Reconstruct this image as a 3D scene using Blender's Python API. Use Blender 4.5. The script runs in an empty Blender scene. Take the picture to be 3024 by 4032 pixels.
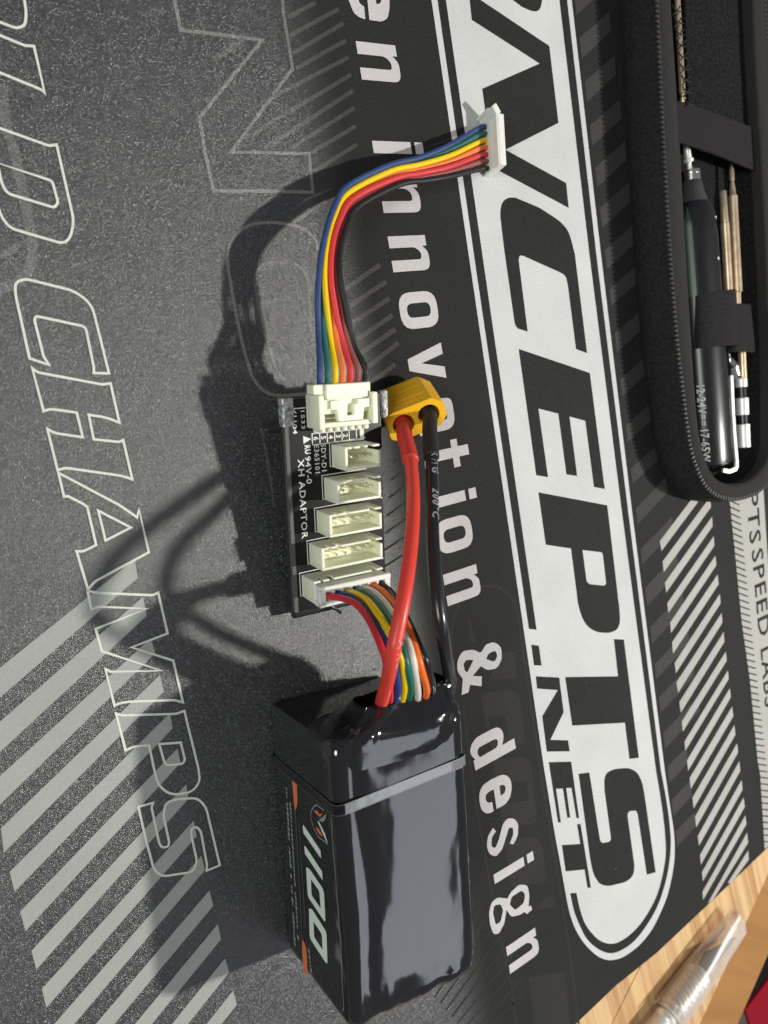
import bpy, bmesh, math, random
from mathutils import Vector, Matrix, noise
from mathutils.geometry import tessellate_polygon
random.seed(7)
sc = bpy.context.scene
C = sc.collection
S = 0.01                                   # every shape below is written in centimetres; the scene is in metres
# ------------------------------------------------------------------ camera
FPX, CX, CY, HCAM = 2898.25, 1512.0, 2016.0, 17.7   # focal length and centre of the 3024x4032 frame, camera height (cm)
def _ray(x, y): return Vector(((x-CX)/FPX, -(y-CY)/FPX, -1.0))
_zc = -_ray(-242.4, 1883.0).normalized()
_xc = (Vector((1,0,0)) - _zc.x*_zc).normalized()
_yc = _zc.cross(_xc)
RW = Matrix((_xc, _yc, _zc))
CAM = Vector((0,0,HCAM))
cam_d = bpy.data.cameras.new('camera'); cam = bpy.data.objects.new('camera', cam_d); C.objects.link(cam)
cam.matrix_world = Matrix.Translation(CAM*S) @ RW.to_4x4()
cam_d.sensor_fit = 'HORIZONTAL'; cam_d.sensor_width = 36.0; cam_d.lens = 36.0*FPX/3024.0
cam_d.clip_start = 0.005; cam_d.clip_end = 20
cam_d.dof.use_dof = True; cam_d.dof.focus_distance = 0.197; cam_d.dof.aperture_fstop = 26
sc.camera = cam
# ------------------------------------------------------------------ light
w = bpy.data.worlds.new('World'); sc.world = w; w.use_nodes = True
bg = w.node_tree.nodes['Background']; bg.inputs[0].default_value = (0.86,0.87,1.0,1); bg.inputs[1].default_value = 0.18
def area(name, loc, target, size, power, col, shape='DISK', size_y=None):
    l = bpy.data.lights.new(name, 'AREA'); l.shape = shape; l.size = size
    if size_y: l.size_y = size_y
    l.spread = math.pi; l.energy = power; l.color = col
    o = bpy.data.objects.new(name, l); C.objects.link(o); o.location = Vector(loc)*S
    o.rotation_euler = (Vector(target)-Vector(loc)).to_track_quat('-Z','Y').to_euler(); return o
area('desk_lamp', (78,-9.5,75), (11,-1,0), 0.045, 9.2, (1.0,0.98,0.90))
cl_ = area('ceiling_panel', (152,-150,200), (152,-150,0), 0.72, 6.4, (0.84,0.87,1.0), 'RECTANGLE', 1.25)
area('room_lamp', (-125,-15,115), (10,-4,1), 0.6, 12.5, (0.93,1.0,0.92))
sc.view_settings.view_transform = 'Standard'; sc.view_settings.look = 'None'
sc.view_settings.exposure = 0.0; sc.view_settings.gamma = 1.0
sc.cycles.max_bounces = 8
# ------------------------------------------------------------------ helpers
def at(x, y, h=0.0):                       # the point (cm) at height h seen at frame pixel x, y
    d = RW @ _ray(x, y); t = (h-HCAM)/d.z
    return CAM + d*t
def atp(x, y, o, n):                       # the same on the plane through o with normal n
    d = RW @ _ray(x, y); t = ((o-CAM).dot(n))/d.dot(n)
    return CAM + d*t
def Z(ox, oy, k, pts): return [(ox+p[0]*k, oy+p[1]*k)+tuple(p[2:]) for p in pts]
K = 0.60277
def mat(name, col, rough=0.5, metal=0.0, spec=0.5, **kw):
    m = bpy.data.materials.new(name); m.use_nodes = True
    b = m.node_tree.nodes['Principled BSDF']
    b.inputs['Base Color'].default_value = (*col, 1); b.inputs['Roughness'].default_value = rough
    b.inputs['Metallic'].default_value = metal; b.inputs['Specular IOR Level'].default_value = spec
    for k, v in kw.items(): b.inputs[k.replace('_',' ')].default_value = v
    return m
def N(m, t, **kw):
    n = m.node_tree.nodes.new(t)
    for k, v in kw.items():
        if k in n.inputs: n.inputs[k].default_value = v
        else: setattr(n, k, v)
    return n
def L(m, a, b): m.node_tree.links.new(a, b)
def bsdf(m): return m.node_tree.nodes['Principled BSDF']
def bump(m, scale, strength, dist, detail=3, stretch=None, kind='ShaderNodeTexNoise'):
    tc = N(m,'ShaderNodeTexCoord'); mp = N(m,'ShaderNodeMapping')
    if stretch: mp.inputs['Scale'].default_value = stretch
    t = N(m, kind); t.inputs['Scale'].default_value = scale
    if 'Detail' in t.inputs: t.inputs['Detail'].default_value = detail
    b = N(m,'ShaderNodeBump'); b.inputs['Strength'].default_value = strength; b.inputs['Distance'].default_value = dist
    L(m, tc.outputs['Object'], mp.inputs[0]); L(m, mp.outputs[0], t.inputs['Vector']); L(m, t.outputs[0], b.inputs['Height'])
    L(m, b.outputs[0], bsdf(m).inputs['Normal']); return t, b
def vary(m, scale, c0, c1, lo=0.35, hi=0.65, detail=4, stretch=None):
    tc = N(m,'ShaderNodeTexCoord'); mp = N(m,'ShaderNodeMapping')
    if stretch: mp.inputs['Scale'].default_value = stretch
    t = N(m,'ShaderNodeTexNoise'); t.inputs['Scale'].default_value = scale; t.inputs['Detail'].default_value = detail
    r = N(m,'ShaderNodeValToRGB'); r.color_ramp.elements[0].position = lo; r.color_ramp.elements[1].position = hi
    r.color_ramp.elements[0].color = (*c0,1); r.color_ramp.elements[1].color = (*c1,1)
    L(m, tc.outputs['Object'], mp.inputs[0]); L(m, mp.outputs[0], t.inputs['Vector']); L(m, t.outputs[0], r.inputs[0])
    L(m, r.outputs[0], bsdf(m).inputs['Base Color']); return r

ORG = {}
def tag(o, label=None, cat=None, group=None, kind=None):
    if label: o['label'] = label
    if cat: o['category'] = cat
    if group: o['group'] = group
    if kind: o['kind'] = kind
    return o
def thing(name, label, cat, loc, group=None):
    o = bpy.data.objects.new(name, None); C.objects.link(o); o.location = Vector(loc)*S
    o.empty_display_size = 0.01
    ORG[o] = Vector(loc); return tag(o, label, cat, group)
def mk(name, V, F, m, parent=None, smooth=False, mi=None, base=None):
    org = ORG[parent] if parent is not None else (Vector(base) if base is not None else Vector((0,0,0)))
    me = bpy.data.meshes.new(name); me.from_pydata([(Vector(v)-org)*S for v in V], [], F)
    for x in (m if isinstance(m, (list, tuple)) else [m]): me.materials.append(x)
    if mi: me.polygons.foreach_set('material_index', mi)
    if smooth: me.polygons.foreach_set('use_smooth', [True]*len(me.polygons))
    me.validate(); me.update()
    o = bpy.data.objects.new(name, me); C.objects.link(o)
    if parent is not None: o.parent = parent
    else: o.location = org*S
    ORG[o] = org; return o
class MB:
    def __init__(s): s.V = []; s.F = []
    def add(s, V, F): n = len(s.V); s.V += [Vector(v) for v in V]; s.F += [tuple(i+n for i in f) for f in F]; return s
    def build(s, name, m, parent=None, smooth=False, base=None): return mk(name, s.V, s.F, m, parent, smooth, base=base)
class Frame:
    def __init__(s, o, u, v, w): s.o, s.u, s.v, s.w = Vector(o), Vector(u).normalized(), Vector(v).normalized(), Vector(w).normalized()
    def __call__(s, a, b, c=0.0): return s.o + s.u*a + s.v*b + s.w*c
WORLD = Frame((0,0,0),(1,0,0),(0,1,0),(0,0,1))
def rbox(fr, lo, hi, bev=0.03, seg=2):
    bm = bmesh.new(); bmesh.ops.create_cube(bm, size=1.0)
    for v in bm.verts: v.co = Vector([lo[i]+(v.co[i]+.5)*(hi[i]-lo[i]) for i in range(3)])
    if bev > 0: bmesh.ops.bevel(bm, geom=list(bm.edges), offset=bev, segments=seg, profile=0.6, affect='EDGES', clamp_overlap=True)
    bm.verts.index_update()
    V = [fr(*v.co) for v in bm.verts]; F = [tuple(v.index for v in f.verts) for f in bm.faces]; bm.free(); return V, F
def fillet(pts, seg=5):                    # points (x, y[, r]) -> rounded outline
    out = []; n = len(pts)
    for i, p in enumerate(pts):
        if len(p) < 3 or p[2] <= 0: out.append((p[0],p[1])); continue
        P = Vector(p[:2]); A = Vector(pts[i-1][:2]); B = Vector(pts[(i+1)%n][:2])
        a = (A-P); b = (B-P); r = min(p[2], a.length*.49, b.length*.49)
        p0 = P+a.normalized()*r; p2 = P+b.normalized()*r
        for k in range(seg+1):
            t = k/seg; q = p0*(1-t)**2 + P*2*t*(1-t) + p2*t*t; out.append((q.x,q.y))
    return out
def catmull(pts, n=6, closed=False):
    pts = [Vector(p) for p in pts]; m = len(pts); out = []
    rng = range(m if closed else m-1)
    for i in rng:
        if closed: p0,p1,p2,p3 = pts[i-1],pts[i],pts[(i+1)%m],pts[(i+2)%m]
        else: p1,p2 = pts[i],pts[i+1]; p0 = pts[i-1] if i else p1*2-p2; p3 = pts[i+2] if i+2 < m else p2*2-p1
        for k in range(n):
            t = k/n; out.append(0.5*((2*p1)+(p2-p0)*t+(2*p0-5*p1+4*p2-p3)*t*t+(3*p1-p0-3*p2+p3)*t**3))
    if not closed: out.append(pts[-1])
    return out
def poly3(loops):                          # flat shape with holes from lists of 3d points
    V = [Vector(p) for l in loops for p in l]
    F = tessellate_polygon([[Vector(p) for p in l] for l in loops])
    out = []
    for f in F:
        a,b,c = [V[i] for i in f]
        if (b-a).cross(c-a).length > 1e-9: out.append(f)
    return V, [tuple(f) for f in out]
def up(V, F, n=Vector((0,0,1))):           # turn every face towards n
    G = []
    for f in F:
        a,b,c = V[f[0]],V[f[1]],V[f[2]]
        G.append(f if (b-a).cross(c-a).dot(n) >= 0 else tuple(reversed(f)))
    return V, G
def ribbon(pts, w, closed=False):          # flat line of width w through 2d points, mitred
    P = [Vector(p[:2]) for p in pts]; n = len(P); A = []; B = []
    for i in range(n):
        if closed or 0 < i < n-1:
            a = (P[i]-P[i-1]).normalized(); b = (P[(i+1)%n]-P[i]).normalized()
        elif i == 0: a = b = (P[1]-P[0]).normalized()
        else: a = b = (P[-1]-P[-2]).normalized()
        na = Vector((-a.y,a.x)); nb = Vector((-b.y,b.x)); m = na+nb
        if m.length < 1e-6: m = na
        m.normalize(); k = 1/max(0.45, m.dot(na))
        A.append(P[i]+m*w*.5*k); B.append(P[i]-m*w*.5*k)
    V = A+B; F = [(i, (i+1)%n, n+(i+1)%n, n+i) for i in range(n if closed else n-1)]
    return V, F
def tube(pts, r, n=10, caps=True, seg=6, smoothpath=True):
    P = catmull(pts, seg) if smoothpath else [Vector(p) for p in pts]
    m = len(P); rad = r if callable(r) else (lambda t: r)
    T = [(P[min(i+1,m-1)]-P[max(i-1,0)]).normalized() for i in range(m)]
    x = T[0].orthogonal().normalized(); V = []; F = []
    for i in range(m):
        x = (x - T[i]*x.dot(T[i])).normalized(); y = T[i].cross(x); q = rad(i/(m-1))
        for k in range(n):
            a = 2*math.pi*k/n; V.append(P[i]+x*q*math.cos(a)+y*q*math.sin(a))
    for i in range(m-1):
        for k in range(n): F.append((i*n+k, i*n+(k+1)%n, (i+1)*n+(k+1)%n, (i+1)*n+k))
    if caps: F.append(tuple(range(n-1,-1,-1))); F.append(tuple((m-1)*n+k for k in range(n)))
    return V, F
def lathe(fr, prof, n=24, caps=True):      # profile (axial w, radius) round frame axis w
    V = []; F = []; m = len(prof)
    for (a, r) in prof:
        for k in range(n): t = 2*math.pi*k/n; V.append(fr(r*math.cos(t), r*math.sin(t), a))
    for i in range(m-1):
        for k in range(n): F.append((i*n+k, i*n+(k+1)%n, (i+1)*n+(k+1)%n, (i+1)*n+k))
    if caps: F.append(tuple(range(n-1,-1,-1))); F.append(tuple((m-1)*n+k for k in range(n)))
    return V, F
def prism(fr, outline, w0, w1, holes=()):  # outline in frame u,v extruded from w0 to w1
    loops = [outline]+list(holes); V = []; F = []
    for w_ in (w0, w1):
        for l in loops: V += [fr(p[0],p[1],w_) for p in l]
    n = sum(len(l) for l in loops)
    T = tessellate_polygon([[Vector((p[0],p[1],0)) for p in l] for l in loops])
    T = [t for t in T if len(set(t)) == 3]
    F += [tuple(i+n for i in t) for t in T] + [tuple(reversed(t)) for t in T]
    k = 0
    for l in loops:
        m = len(l)
        for i in range(m): F.append((k+i, k+(i+1)%m, n+k+(i+1)%m, n+k+i))
        k += m
    return V, F
def recalc(o):
    bm = bmesh.new(); bm.from_mesh(o.data); bmesh.ops.recalc_face_normals(bm, faces=bm.faces); bm.to_mesh(o.data); bm.free()
def soft(o, ang=35):
    me = o.data; me.polygons.foreach_set('use_smooth', [True]*len(me.polygons))
    bm = bmesh.new(); bm.from_mesh(me)
    for e in bm.edges:
        if len(e.link_faces) != 2 or e.calc_face_angle(0) > math.radians(ang): e.smooth = False
    bm.to_mesh(me); bm.free(); return o
def text_shape(s, bold=0.0, space=1.0):    # outline letters of the built-in font as flat triangles, height of capitals = 1
    cu = bpy.data.curves.new('t','FONT'); cu.body = s; cu.size = 1.0; cu.offset = bold; cu.resolution_u = 2; cu.space_character = space
    cu.fill_mode = 'FRONT' if hasattr(cu,'fill_mode') else cu.fill_mode
    o = bpy.data.objects.new('t', cu); C.objects.link(o)
    me = o.to_mesh(); V = [v.co.copy() for v in me.vertices]; F = [tuple(p.vertices) for p in me.polygons]
    o.to_mesh_clear(); bpy.data.objects.remove(o); bpy.data.curves.remove(cu)
    cap = 0.73; return [Vector((v.x/cap, v.y/cap)) for v in V], F
def put_text(mb, s, fn, height, bold=0.0, space=1.0, sx=1.0):
    V, F = text_shape(s, bold, space)
    mb.add([fn(v.x*height*sx, v.y*height) for v in V], F)
    return max(v.x for v in V)*height*sx
# ------------------------------------------------------------------ materials
# direction along the white banner (down the frame) and across it, on the mat
BO = at(1699,0); BD = (at(2143,3000)-BO).normalized(); BN = Vector((-BD.y, BD.x, 0))
if BN.x < 0: BN = -BN
def stp(s, t, h=0.0): return BO + BD*s + BN*t + Vector((0,0,h))

M = {}
def mat_surface(name, col, rough, spec, glit, ink=None, tint=None):
    m = mat(name, col, rough, 0, spec); b = bsdf(m)
    tc = N(m,'ShaderNodeTexCoord'); geo = N(m,'ShaderNodeNewGeometry')
    n1 = N(m,'ShaderNodeTexNoise'); n1.inputs['Scale'].default_value = 3600; n1.inputs['Detail'].default_value = 2
    n2 = N(m,'ShaderNodeTexNoise'); n2.inputs['Scale'].default_value = 1700; n2.inputs['Detail'].default_value = 3
    add = N(m,'ShaderNodeMath', operation='ADD')
    bp = N(m,'ShaderNodeBump'); bp.inputs['Strength'].default_value = glit if col[0]<.2 else glit*.35; bp.inputs['Distance'].default_value = 0.0004
    L(m, geo.outputs['Position'], n1.inputs['Vector']); L(m, geo.outputs['Position'], n2.inputs['Vector'])
    L(m, n1.outputs[0], add.inputs[0]); add.inputs[1].default_value = 0.0; L(m, add.outputs[0], bp.inputs['Height'])
    L(m, bp.outputs[0], b.inputs['Normal'])
    # printed grain: small flecks of lighter ink
    r = N(m,'ShaderNodeMapRange'); r.inputs[1].default_value = 0.35; r.inputs[2].default_value = 0.65
    r.inputs[3].default_value = 0.8 if col[0]<.2 else .95; r.inputs[4].default_value = 1.2 if col[0]<.2 else 1.05
    L(m, n2.outputs[0], r.inputs[0])
    n3 = N(m,'ShaderNodeTexNoise'); n3.inputs['Scale'].default_value = 35; n3.inputs['Detail'].default_value = 5
    r3 = N(m,'ShaderNodeMapRange'); r3.inputs[1].default_value = 0.3; r3.inputs[2].default_value = 0.7; r3.inputs[3].default_value = 0.93; r3.inputs[4].default_value = 1.05
    L(m, geo.outputs['Position'], n3.inputs['Vector']); L(m, n3.outputs[0], r3.inputs[0])
    mm = N(m,'ShaderNodeMath', operation='MULTIPLY'); L(m, r.outputs[0], mm.inputs[0]); L(m, r3.outputs[0], mm.inputs[1])
    sc_ = N(m,'ShaderNodeVectorMath', operation='SCALE')
    L(m, mm.outputs[0], sc_.inputs['Scale'])
    if ink:                                # two inks: glittery charcoal on the left, solid matt black towards the banner
        sub = N(m,'ShaderNodeVectorMath', operation='SUBTRACT'); sub.inputs[1].default_value = tuple(BO*S)
        dot = N(m,'ShaderNodeVectorMath', operation='DOT_PRODUCT'); dot.inputs[1].default_value = tuple(BN)
        L(m, geo.outputs['Position'], sub.inputs[0]); L(m, sub.outputs[0], dot.inputs[0])
        mr = N(m,'ShaderNodeMapRange', interpolation_type='SMOOTHSTEP'); mr.inputs[1].default_value = -0.056; mr.inputs[2].default_value = -0.034
        L(m, dot.outputs['Value'], mr.inputs[0])
        mx = N(m,'ShaderNodeMix', data_type='RGBA'); mx.inputs[6].default_value = (*col,1); mx.inputs[7].default_value = (*ink[0],1)
        L(m, mr.outputs[0], mx.inputs[0]); L(m, mx.outputs[2], sc_.inputs[0])
        for sock, a, c in (('Roughness', rough, ink[1]), ('Specular IOR Level', spec, ink[2])):
            k = N(m,'ShaderNodeMapRange'); k.inputs[3].default_value = a; k.inputs[4].default_value = c
            L(m, mr.outputs[0], k.inputs[0]); L(m, k.outputs[0], b.inputs[sock])
        vo = N(m,'ShaderNodeTexVoronoi'); vo.inputs['Scale'].default_value = 2700; L(m, geo.outputs['Position'], vo.inputs['Vector'])
        vs = N(m,'ShaderNodeVectorMath', operation='SUBTRACT'); vs.inputs[1].default_value = (.5,.5,.5); L(m, vo.outputs['Color'], vs.inputs[0])
        vk = N(m,'ShaderNodeMapRange'); vk.inputs[3].default_value = 0.30; vk.inputs[4].default_value = 0.1; L(m, mr.outputs[0], vk.inputs[0])
        vm = N(m,'ShaderNodeVectorMath', operation='SCALE'); L(m, vs.outputs[0], vm.inputs[0]); L(m, vk.outputs[0], vm.inputs['Scale'])
        va = N(m,'ShaderNodeVectorMath', operation='ADD'); L(m, vm.outputs[0], va.inputs[0]); L(m, bp.outputs[0], va.inputs[1])
        vn = N(m,'ShaderNodeVectorMath', operation='NORMALIZE'); L(m, va.outputs[0], vn.inputs[0])
        L(m, vn.outputs[0], b.inputs['Normal']); L(m, vn.outputs[0], b.inputs['Coat Normal']); b.inputs['Coat Roughness'].default_value = 0.34; b.inputs['Coat IOR'].default_value = 1.66
        k = N(m,'ShaderNodeMapRange'); k.inputs[3].default_value = 1.0; k.inputs[4].default_value = 0.0
        L(m, mr.outputs[0], k.inputs[0]); L(m, k.outputs[0], b.inputs['Coat Weight'])
        k = N(m,'ShaderNodeMapRange'); k.inputs[3].default_value = glit*.55; k.inputs[4].default_value = glit*0.25
        L(m, mr.outputs[0], k.inputs[0]); L(m, k.outputs[0], bp.inputs['Strength'])
    else:
        sc_.inputs[0].default_value = col
    L(m, sc_.outputs[0], b.inputs['Base Color'])
    return m
M['mat'] = mat_surface('mat_charcoal_rubber', (0.026,0.026,0.026), 0.36, 0.9, 1.0, ink=((0.027,0.0265,0.0265), 0.75, 0.12))
M['ink_white'] = mat_surface('mat_print_white', (0.63,0.625,0.62), 0.75, 0.15, 0.15)
M['ink_black'] = mat_surface('mat_print_black', (0.027,0.0265,0.0265), 0.75, 0.12, 0.2)
M['ink_pink'] = mat_surface('mat_print_letter_white', (0.585,0.55,0.55), 0.75, 0.15, 0.15)
M['ink_cream'] = mat_surface('mat_print_cream', (0.76,0.76,0.68), 0.7, 0.2, 0.2)
M['ink_silver'] = mat_surface('mat_print_silver', (0.40,0.405,0.385), 0.6, 0.35, 0.3)
M['ink_stripe'] = mat_surface('mat_print_stripe', (0.46,0.44,0.42), 0.75, 0.15, 0.2)
M['ink_dim'] = mat_surface('mat_print_dim', (0.058,0.054,0.053), 0.75, 0.15, 0.2)
M['ink_ghost'] = mat_surface('mat_print_ghost', (0.036,0.0345,0.034), 0.75, 0.13, 0.2)
M['ink_trace'] = mat_surface('mat_print_trace', (0.185,0.178,0.160), 0.36, 0.9, 1.0, ink=((0.115,0.108,0.100),0.7,0.15))
M['ink_trace2'] = mat_surface('mat_print_trace_soft', (0.095,0.092,0.085), 0.36, 0.9, 1.0, ink=((0.066,0.063,0.060),0.7,0.15))

M['wrap'] = mat('battery_shrink_wrap', (0.009,0.009,0.010), 0.09, 0, 0.95)
bump(M['wrap'], 50, 0.30, 0.002, 3, (1,0.5,1))
M['wrap_side'] = mat('battery_label_film', (0.008,0.0085,0.009), 0.12, 0, 0.4)
M['label_white'] = mat('label_print_white', (0.80,0.88,0.78), 0.35)
M['label_orange'] = mat('label_print_orange', (0.80,0.19,0.07), 0.35)
M['label_grey'] = mat('label_print_grey', (0.30,0.32,0.28), 0.4)
M['label_dark'] = mat('label_print_edge', (0.13,0.125,0.115), 0.4)
M['tape'] = mat('clear_tape_sheen', (0.20,0.20,0.22), 0.13, 0, 1.0)  # paler grey paints the tape's sheen on top of the pack
bump(M['tape'], 160, 0.25, 0.0006, 2)
M['tape_side'] = mat('clear_tape_on_label', (0.010,0.010,0.011), 0.12, 0, 0.5)  # same tape on the side, kept dark without the painted sheen
M['red'] = mat('red_silicone', (0.80,0.062,0.042), 0.36, 0, 0.5)
M['red_sleeve'] = mat('red_heat_shrink', (0.66,0.048,0.036), 0.5, 0, 0.4)
M['black_sil'] = mat('black_silicone', (0.014,0.014,0.016), 0.25, 0, 0.6)
M['black_sleeve'] = mat('black_heat_shrink', (0.028,0.024,0.024), 0.55, 0, 0.3)
def wire(n, c, r=0.38): M[n] = mat('wire_'+n, c, r, 0, 0.45)
wire('w_red',(0.62,0.025,0.04)); wire('w_blue',(0.022,0.05,0.23)); wire('w_yellow',(0.88,0.56,0.0)); wire('w_green',(0.01,0.15,0.115))
wire('w_white',(0.78,0.74,0.62)); wire('w_orange',(0.92,0.17,0.02)); wire('w_black',(0.012,0.012,0.013),0.28)
wire('r_blue',(0.032,0.070,0.20),0.5); wire('r_green',(0.02,0.15,0.125),0.5); wire('r_yellow',(0.92,0.62,0.0),0.5); wire('r_orange',(0.85,0.22,0.07),0.5)
wire('r_red',(0.72,0.05,0.06),0.5); wire('r_brown',(0.30,0.09,0.08),0.5); wire('r_black',(0.016,0.016,0.019),0.5)
M['yellow'] = mat('amber_nylon', (1.0,0.53,0.018), 0.42, 0, 0.4); bump(M['yellow'], 300, 0.12, 0.0004)
M['cream'] = mat('cream_nylon', (0.92,0.91,0.72), 0.42, 0, 0.45); 
bsdf(M['cream']).inputs['Subsurface Weight'].default_value = 0.35; bsdf(M['cream']).inputs['Subsurface Radius'].default_value = (1,0.9,0.6); bsdf(M['cream']).inputs['Subsurface Scale'].default_value = 0.0012
bump(M['cream'], 400, 0.06, 0.0004)
M['cream_dark'] = mat('cream_nylon_recess', (0.60,0.53,0.36), 0.5)
M['plug_white'] = mat('white_nylon', (0.86,0.84,0.78), 0.4, 0, 0.45)
bsdf(M['plug_white']).inputs['Subsurface Weight'].default_value = 0.3; bsdf(M['plug_white']).inputs['Subsurface Scale'].default_value = 0.001
M['slot'] = mat('connector_opening', (0.10,0.085,0.06), 0.7)
M['pin'] = mat('tinned_pin', (0.86,0.84,0.72), 0.22, 1.0)
M['pcb'] = mat('black_solder_mask', (0.012,0.011,0.011), 0.30, 0, 0.2); bump(M['pcb'], 220, 0.08, 0.0004)
M['pcb_edge'] = mat('board_edge', (0.10,0.10,0.09), 0.6)
M['silk'] = mat('silkscreen', (0.80,0.80,0.76), 0.6)
M['foam'] = mat('silver_foam_tape', (0.26,0.265,0.27), 0.45, 0.25, 0.6); vary(M['foam'], 900, (0.12,0.12,0.12), (0.55,0.56,0.55), .35, .65); bump(M['foam'], 900, 0.8, 0.0005)
M['blk_plastic'] = mat('black_plastic', (0.016,0.016,0.017), 0.28, 0, 0.5)
M['fabric'] = mat('case_fabric', (0.030,0.030,0.031), 0.85, 0, 0.25); vary(M['fabric'], 900, (0.015,0.014,0.015), (0.030,0.029,0.030)); bump(M['fabric'], 1500, 0.7, 0.0004)
M['binding'] = mat('case_binding_tape', (0.034,0.031,0.030), 0.9, 0, 0.2); bump(M['binding'], 1300, 0.8, 0.0005, 2)
M['lining'] = mat('case_lining', (0.012,0.012,0.013), 0.95, 0, 0.15); vary(M['lining'], 1100, (0.006,0.006,0.007), (0.022,0.021,0.022)); bump(M['lining'], 1600, 0.8, 0.0005)
M['elastic'] = mat('elastic_webbing', (0.022,0.020,0.021), 0.9, 0, 0.2); bump(M['elastic'], 900, 1.0, 0.0007, 2, (0.15,1.6,1))
M['zip'] = mat('zip_teeth', (0.045,0.045,0.045), 0.4, 0, 0.4)
M['iron'] = mat('iron_handle_plastic', (0.010,0.010,0.011), 0.3, 0, 0.55)
M['green'] = mat('green_reflection', (0.012,0.05,0.025), 0.35, 0, 0.5)
M['cone'] = mat('dark_grey_rubber', (0.045,0.046,0.045), 0.6)
M['chrome'] = mat('polished_steel', (0.86,0.84,0.80), 0.2, 1.0)
M['white_metal'] = mat('satin_aluminium', (0.88,0.87,0.85), 0.45, 0.55)
M['brass'] = mat('brass_tube', (0.78,0.58,0.38), 0.38, 0.7); vary(M['brass'], 260, (0.60,0.43,0.28), (0.86,0.68,0.48), .3, .7)
M['net'] = mat('net_thread', (0.01,0.01,0.01), 0.8)
M['bamboo'] = mat('bamboo_wood', (0.62,0.40,0.20), 0.42, 0, 0.35)
# wood grain
def wood(m, c0, c1, ang, sx=260, sy=7):
    tc = N(m,'ShaderNodeTexCoord'); mp = N(m,'ShaderNodeMapping'); mp.inputs['Rotation'].default_value = (0,0,ang)
    mp.inputs['Scale'].default_value = (1,1,1)
    m2 = N(m,'ShaderNodeMapping'); m2.inputs['Scale'].default_value = (sx,sy,sx)
    n = N(m,'ShaderNodeTexNoise'); n.inputs['Scale'].default_value = 1.0; n.inputs['Detail'].default_value = 6; n.inputs['Distortion'].default_value = 0.6
    r = N(m,'ShaderNodeValToRGB'); r.color_ramp.elements[0].position = .36; r.color_ramp.elements[1].position = .60
    r.color_ramp.elements[0].color = (*c0,1); r.color_ramp.elements[1].color = (*c1,1)
    L(m, tc.outputs['Object'], mp.inputs[0]); L(m, mp.outputs[0], m2.inputs[0]); L(m, m2.outputs[0], n.inputs['Vector']); L(m, n.outputs[0], r.inputs[0])
    L(m, r.outputs[0], bsdf(m).inputs['Base Color'])
wood(M['bamboo'], (0.50,0.27,0.12), (0.74,0.49,0.25), math.radians(-20))
M['bamboo_edge'] = mat('bamboo_wood_edge', (0.45,0.25,0.1), 0.5, 0, 0.3); wood(M['bamboo_edge'], (0.33,0.155,0.045), (0.40,0.195,0.06), math.radians(-62), 120, 10)
M['steel_blade'] = mat('blade_steel', (0.15,0.13,0.13), 0.45, 0.3)
M['alu'] = mat('knurled_aluminium', (0.88,0.86,0.82), 0.38, 0.5)
M['cap'] = bpy.data.materials.new('clear_plastic_cap'); M['cap'].use_nodes = True
_m = M['cap']; _m.node_tree.nodes.remove(bsdf(_m)); _o = _m.node_tree.nodes['Material Output']
_t = N(_m,'ShaderNodeBsdfTransparent'); _t.inputs[0].default_value = (0.95,0.92,0.90,1); _g = N(_m,'ShaderNodeBsdfGlossy'); _g.inputs[0].default_value = (1,1,1,1); _g.inputs['Roughness'].default_value = 0.38; _d = N(_m,'ShaderNodeBsdfDiffuse'); _d.inputs[0].default_value = (.85,.8,.76,1); _x2 = N(_m,'ShaderNodeMixShader')
_l = N(_m,'ShaderNodeLayerWeight'); _l.inputs[0].default_value = 0.5; _p = N(_m,'ShaderNodeMath', operation='POWER'); _p.inputs[1].default_value = 2.5; L(_m,_l.outputs['Facing'],_p.inputs[0]); _f = N(_m,'ShaderNodeMapRange'); _f.inputs[3].default_value = 0.05; _f.inputs[4].default_value = 0.35; L(_m,_p.outputs[0],_f.inputs[0]); _x = N(_m,'ShaderNodeMixShader'); L(_m,_f.outputs[0],_x.inputs[0]); L(_m,_t.outputs[0],_x.inputs[1]); L(_m,_g.outputs[0],_x.inputs[2]); _f2 = N(_m,'ShaderNodeMapRange'); _f2.inputs[3].default_value = 0.07; _f2.inputs[4].default_value = 0.55; L(_m,_p.outputs[0],_f2.inputs[0]); L(_m,_f2.outputs[0],_x2.inputs[0]); L(_m,_x.outputs[0],_x2.inputs[1]); L(_m,_d.outputs[0],_x2.inputs[2]); L(_m,_x2.outputs[0],_o.inputs[0])
M['red_box'] = mat('red_box_paint', (0.25,0.008,0.018), 0.8, 0, 0.1)
M['floor'] = mat('dark_floor', (0.025,0.02,0.017), 0.8)
M['grey_cloth'] = mat('grey_cloth', (0.085,0.065,0.055), 0.9)

# ------------------------------------------------------------------ table, floor
edge_a, edge_b = at(2935,3642,-.3), at(2758,4032,-.3)
tdir = (edge_a-edge_b).normalized(); tout = Vector((tdir.y,-tdir.x,0))   # along the table edge, outwards
if tout.x < 0: tout = -tout
fl = mk('floor', [(-400,-400,-74),(500,-400,-74),(500,400,-74),(-400,400,-74)], [(0,1,2,3)], M['floor']); tag(fl, kind='structure')
tb = thing('wooden_table', 'light bamboo table top with a darker orange edge rail under the black mat', 'table', (26,-20,-0.3))
e0 = edge_b + tdir*70; e1 = edge_b - tdir*70
fr = Frame((edge_b.x,edge_b.y,-0.3), tdir, tout, (0,0,1))
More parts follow.
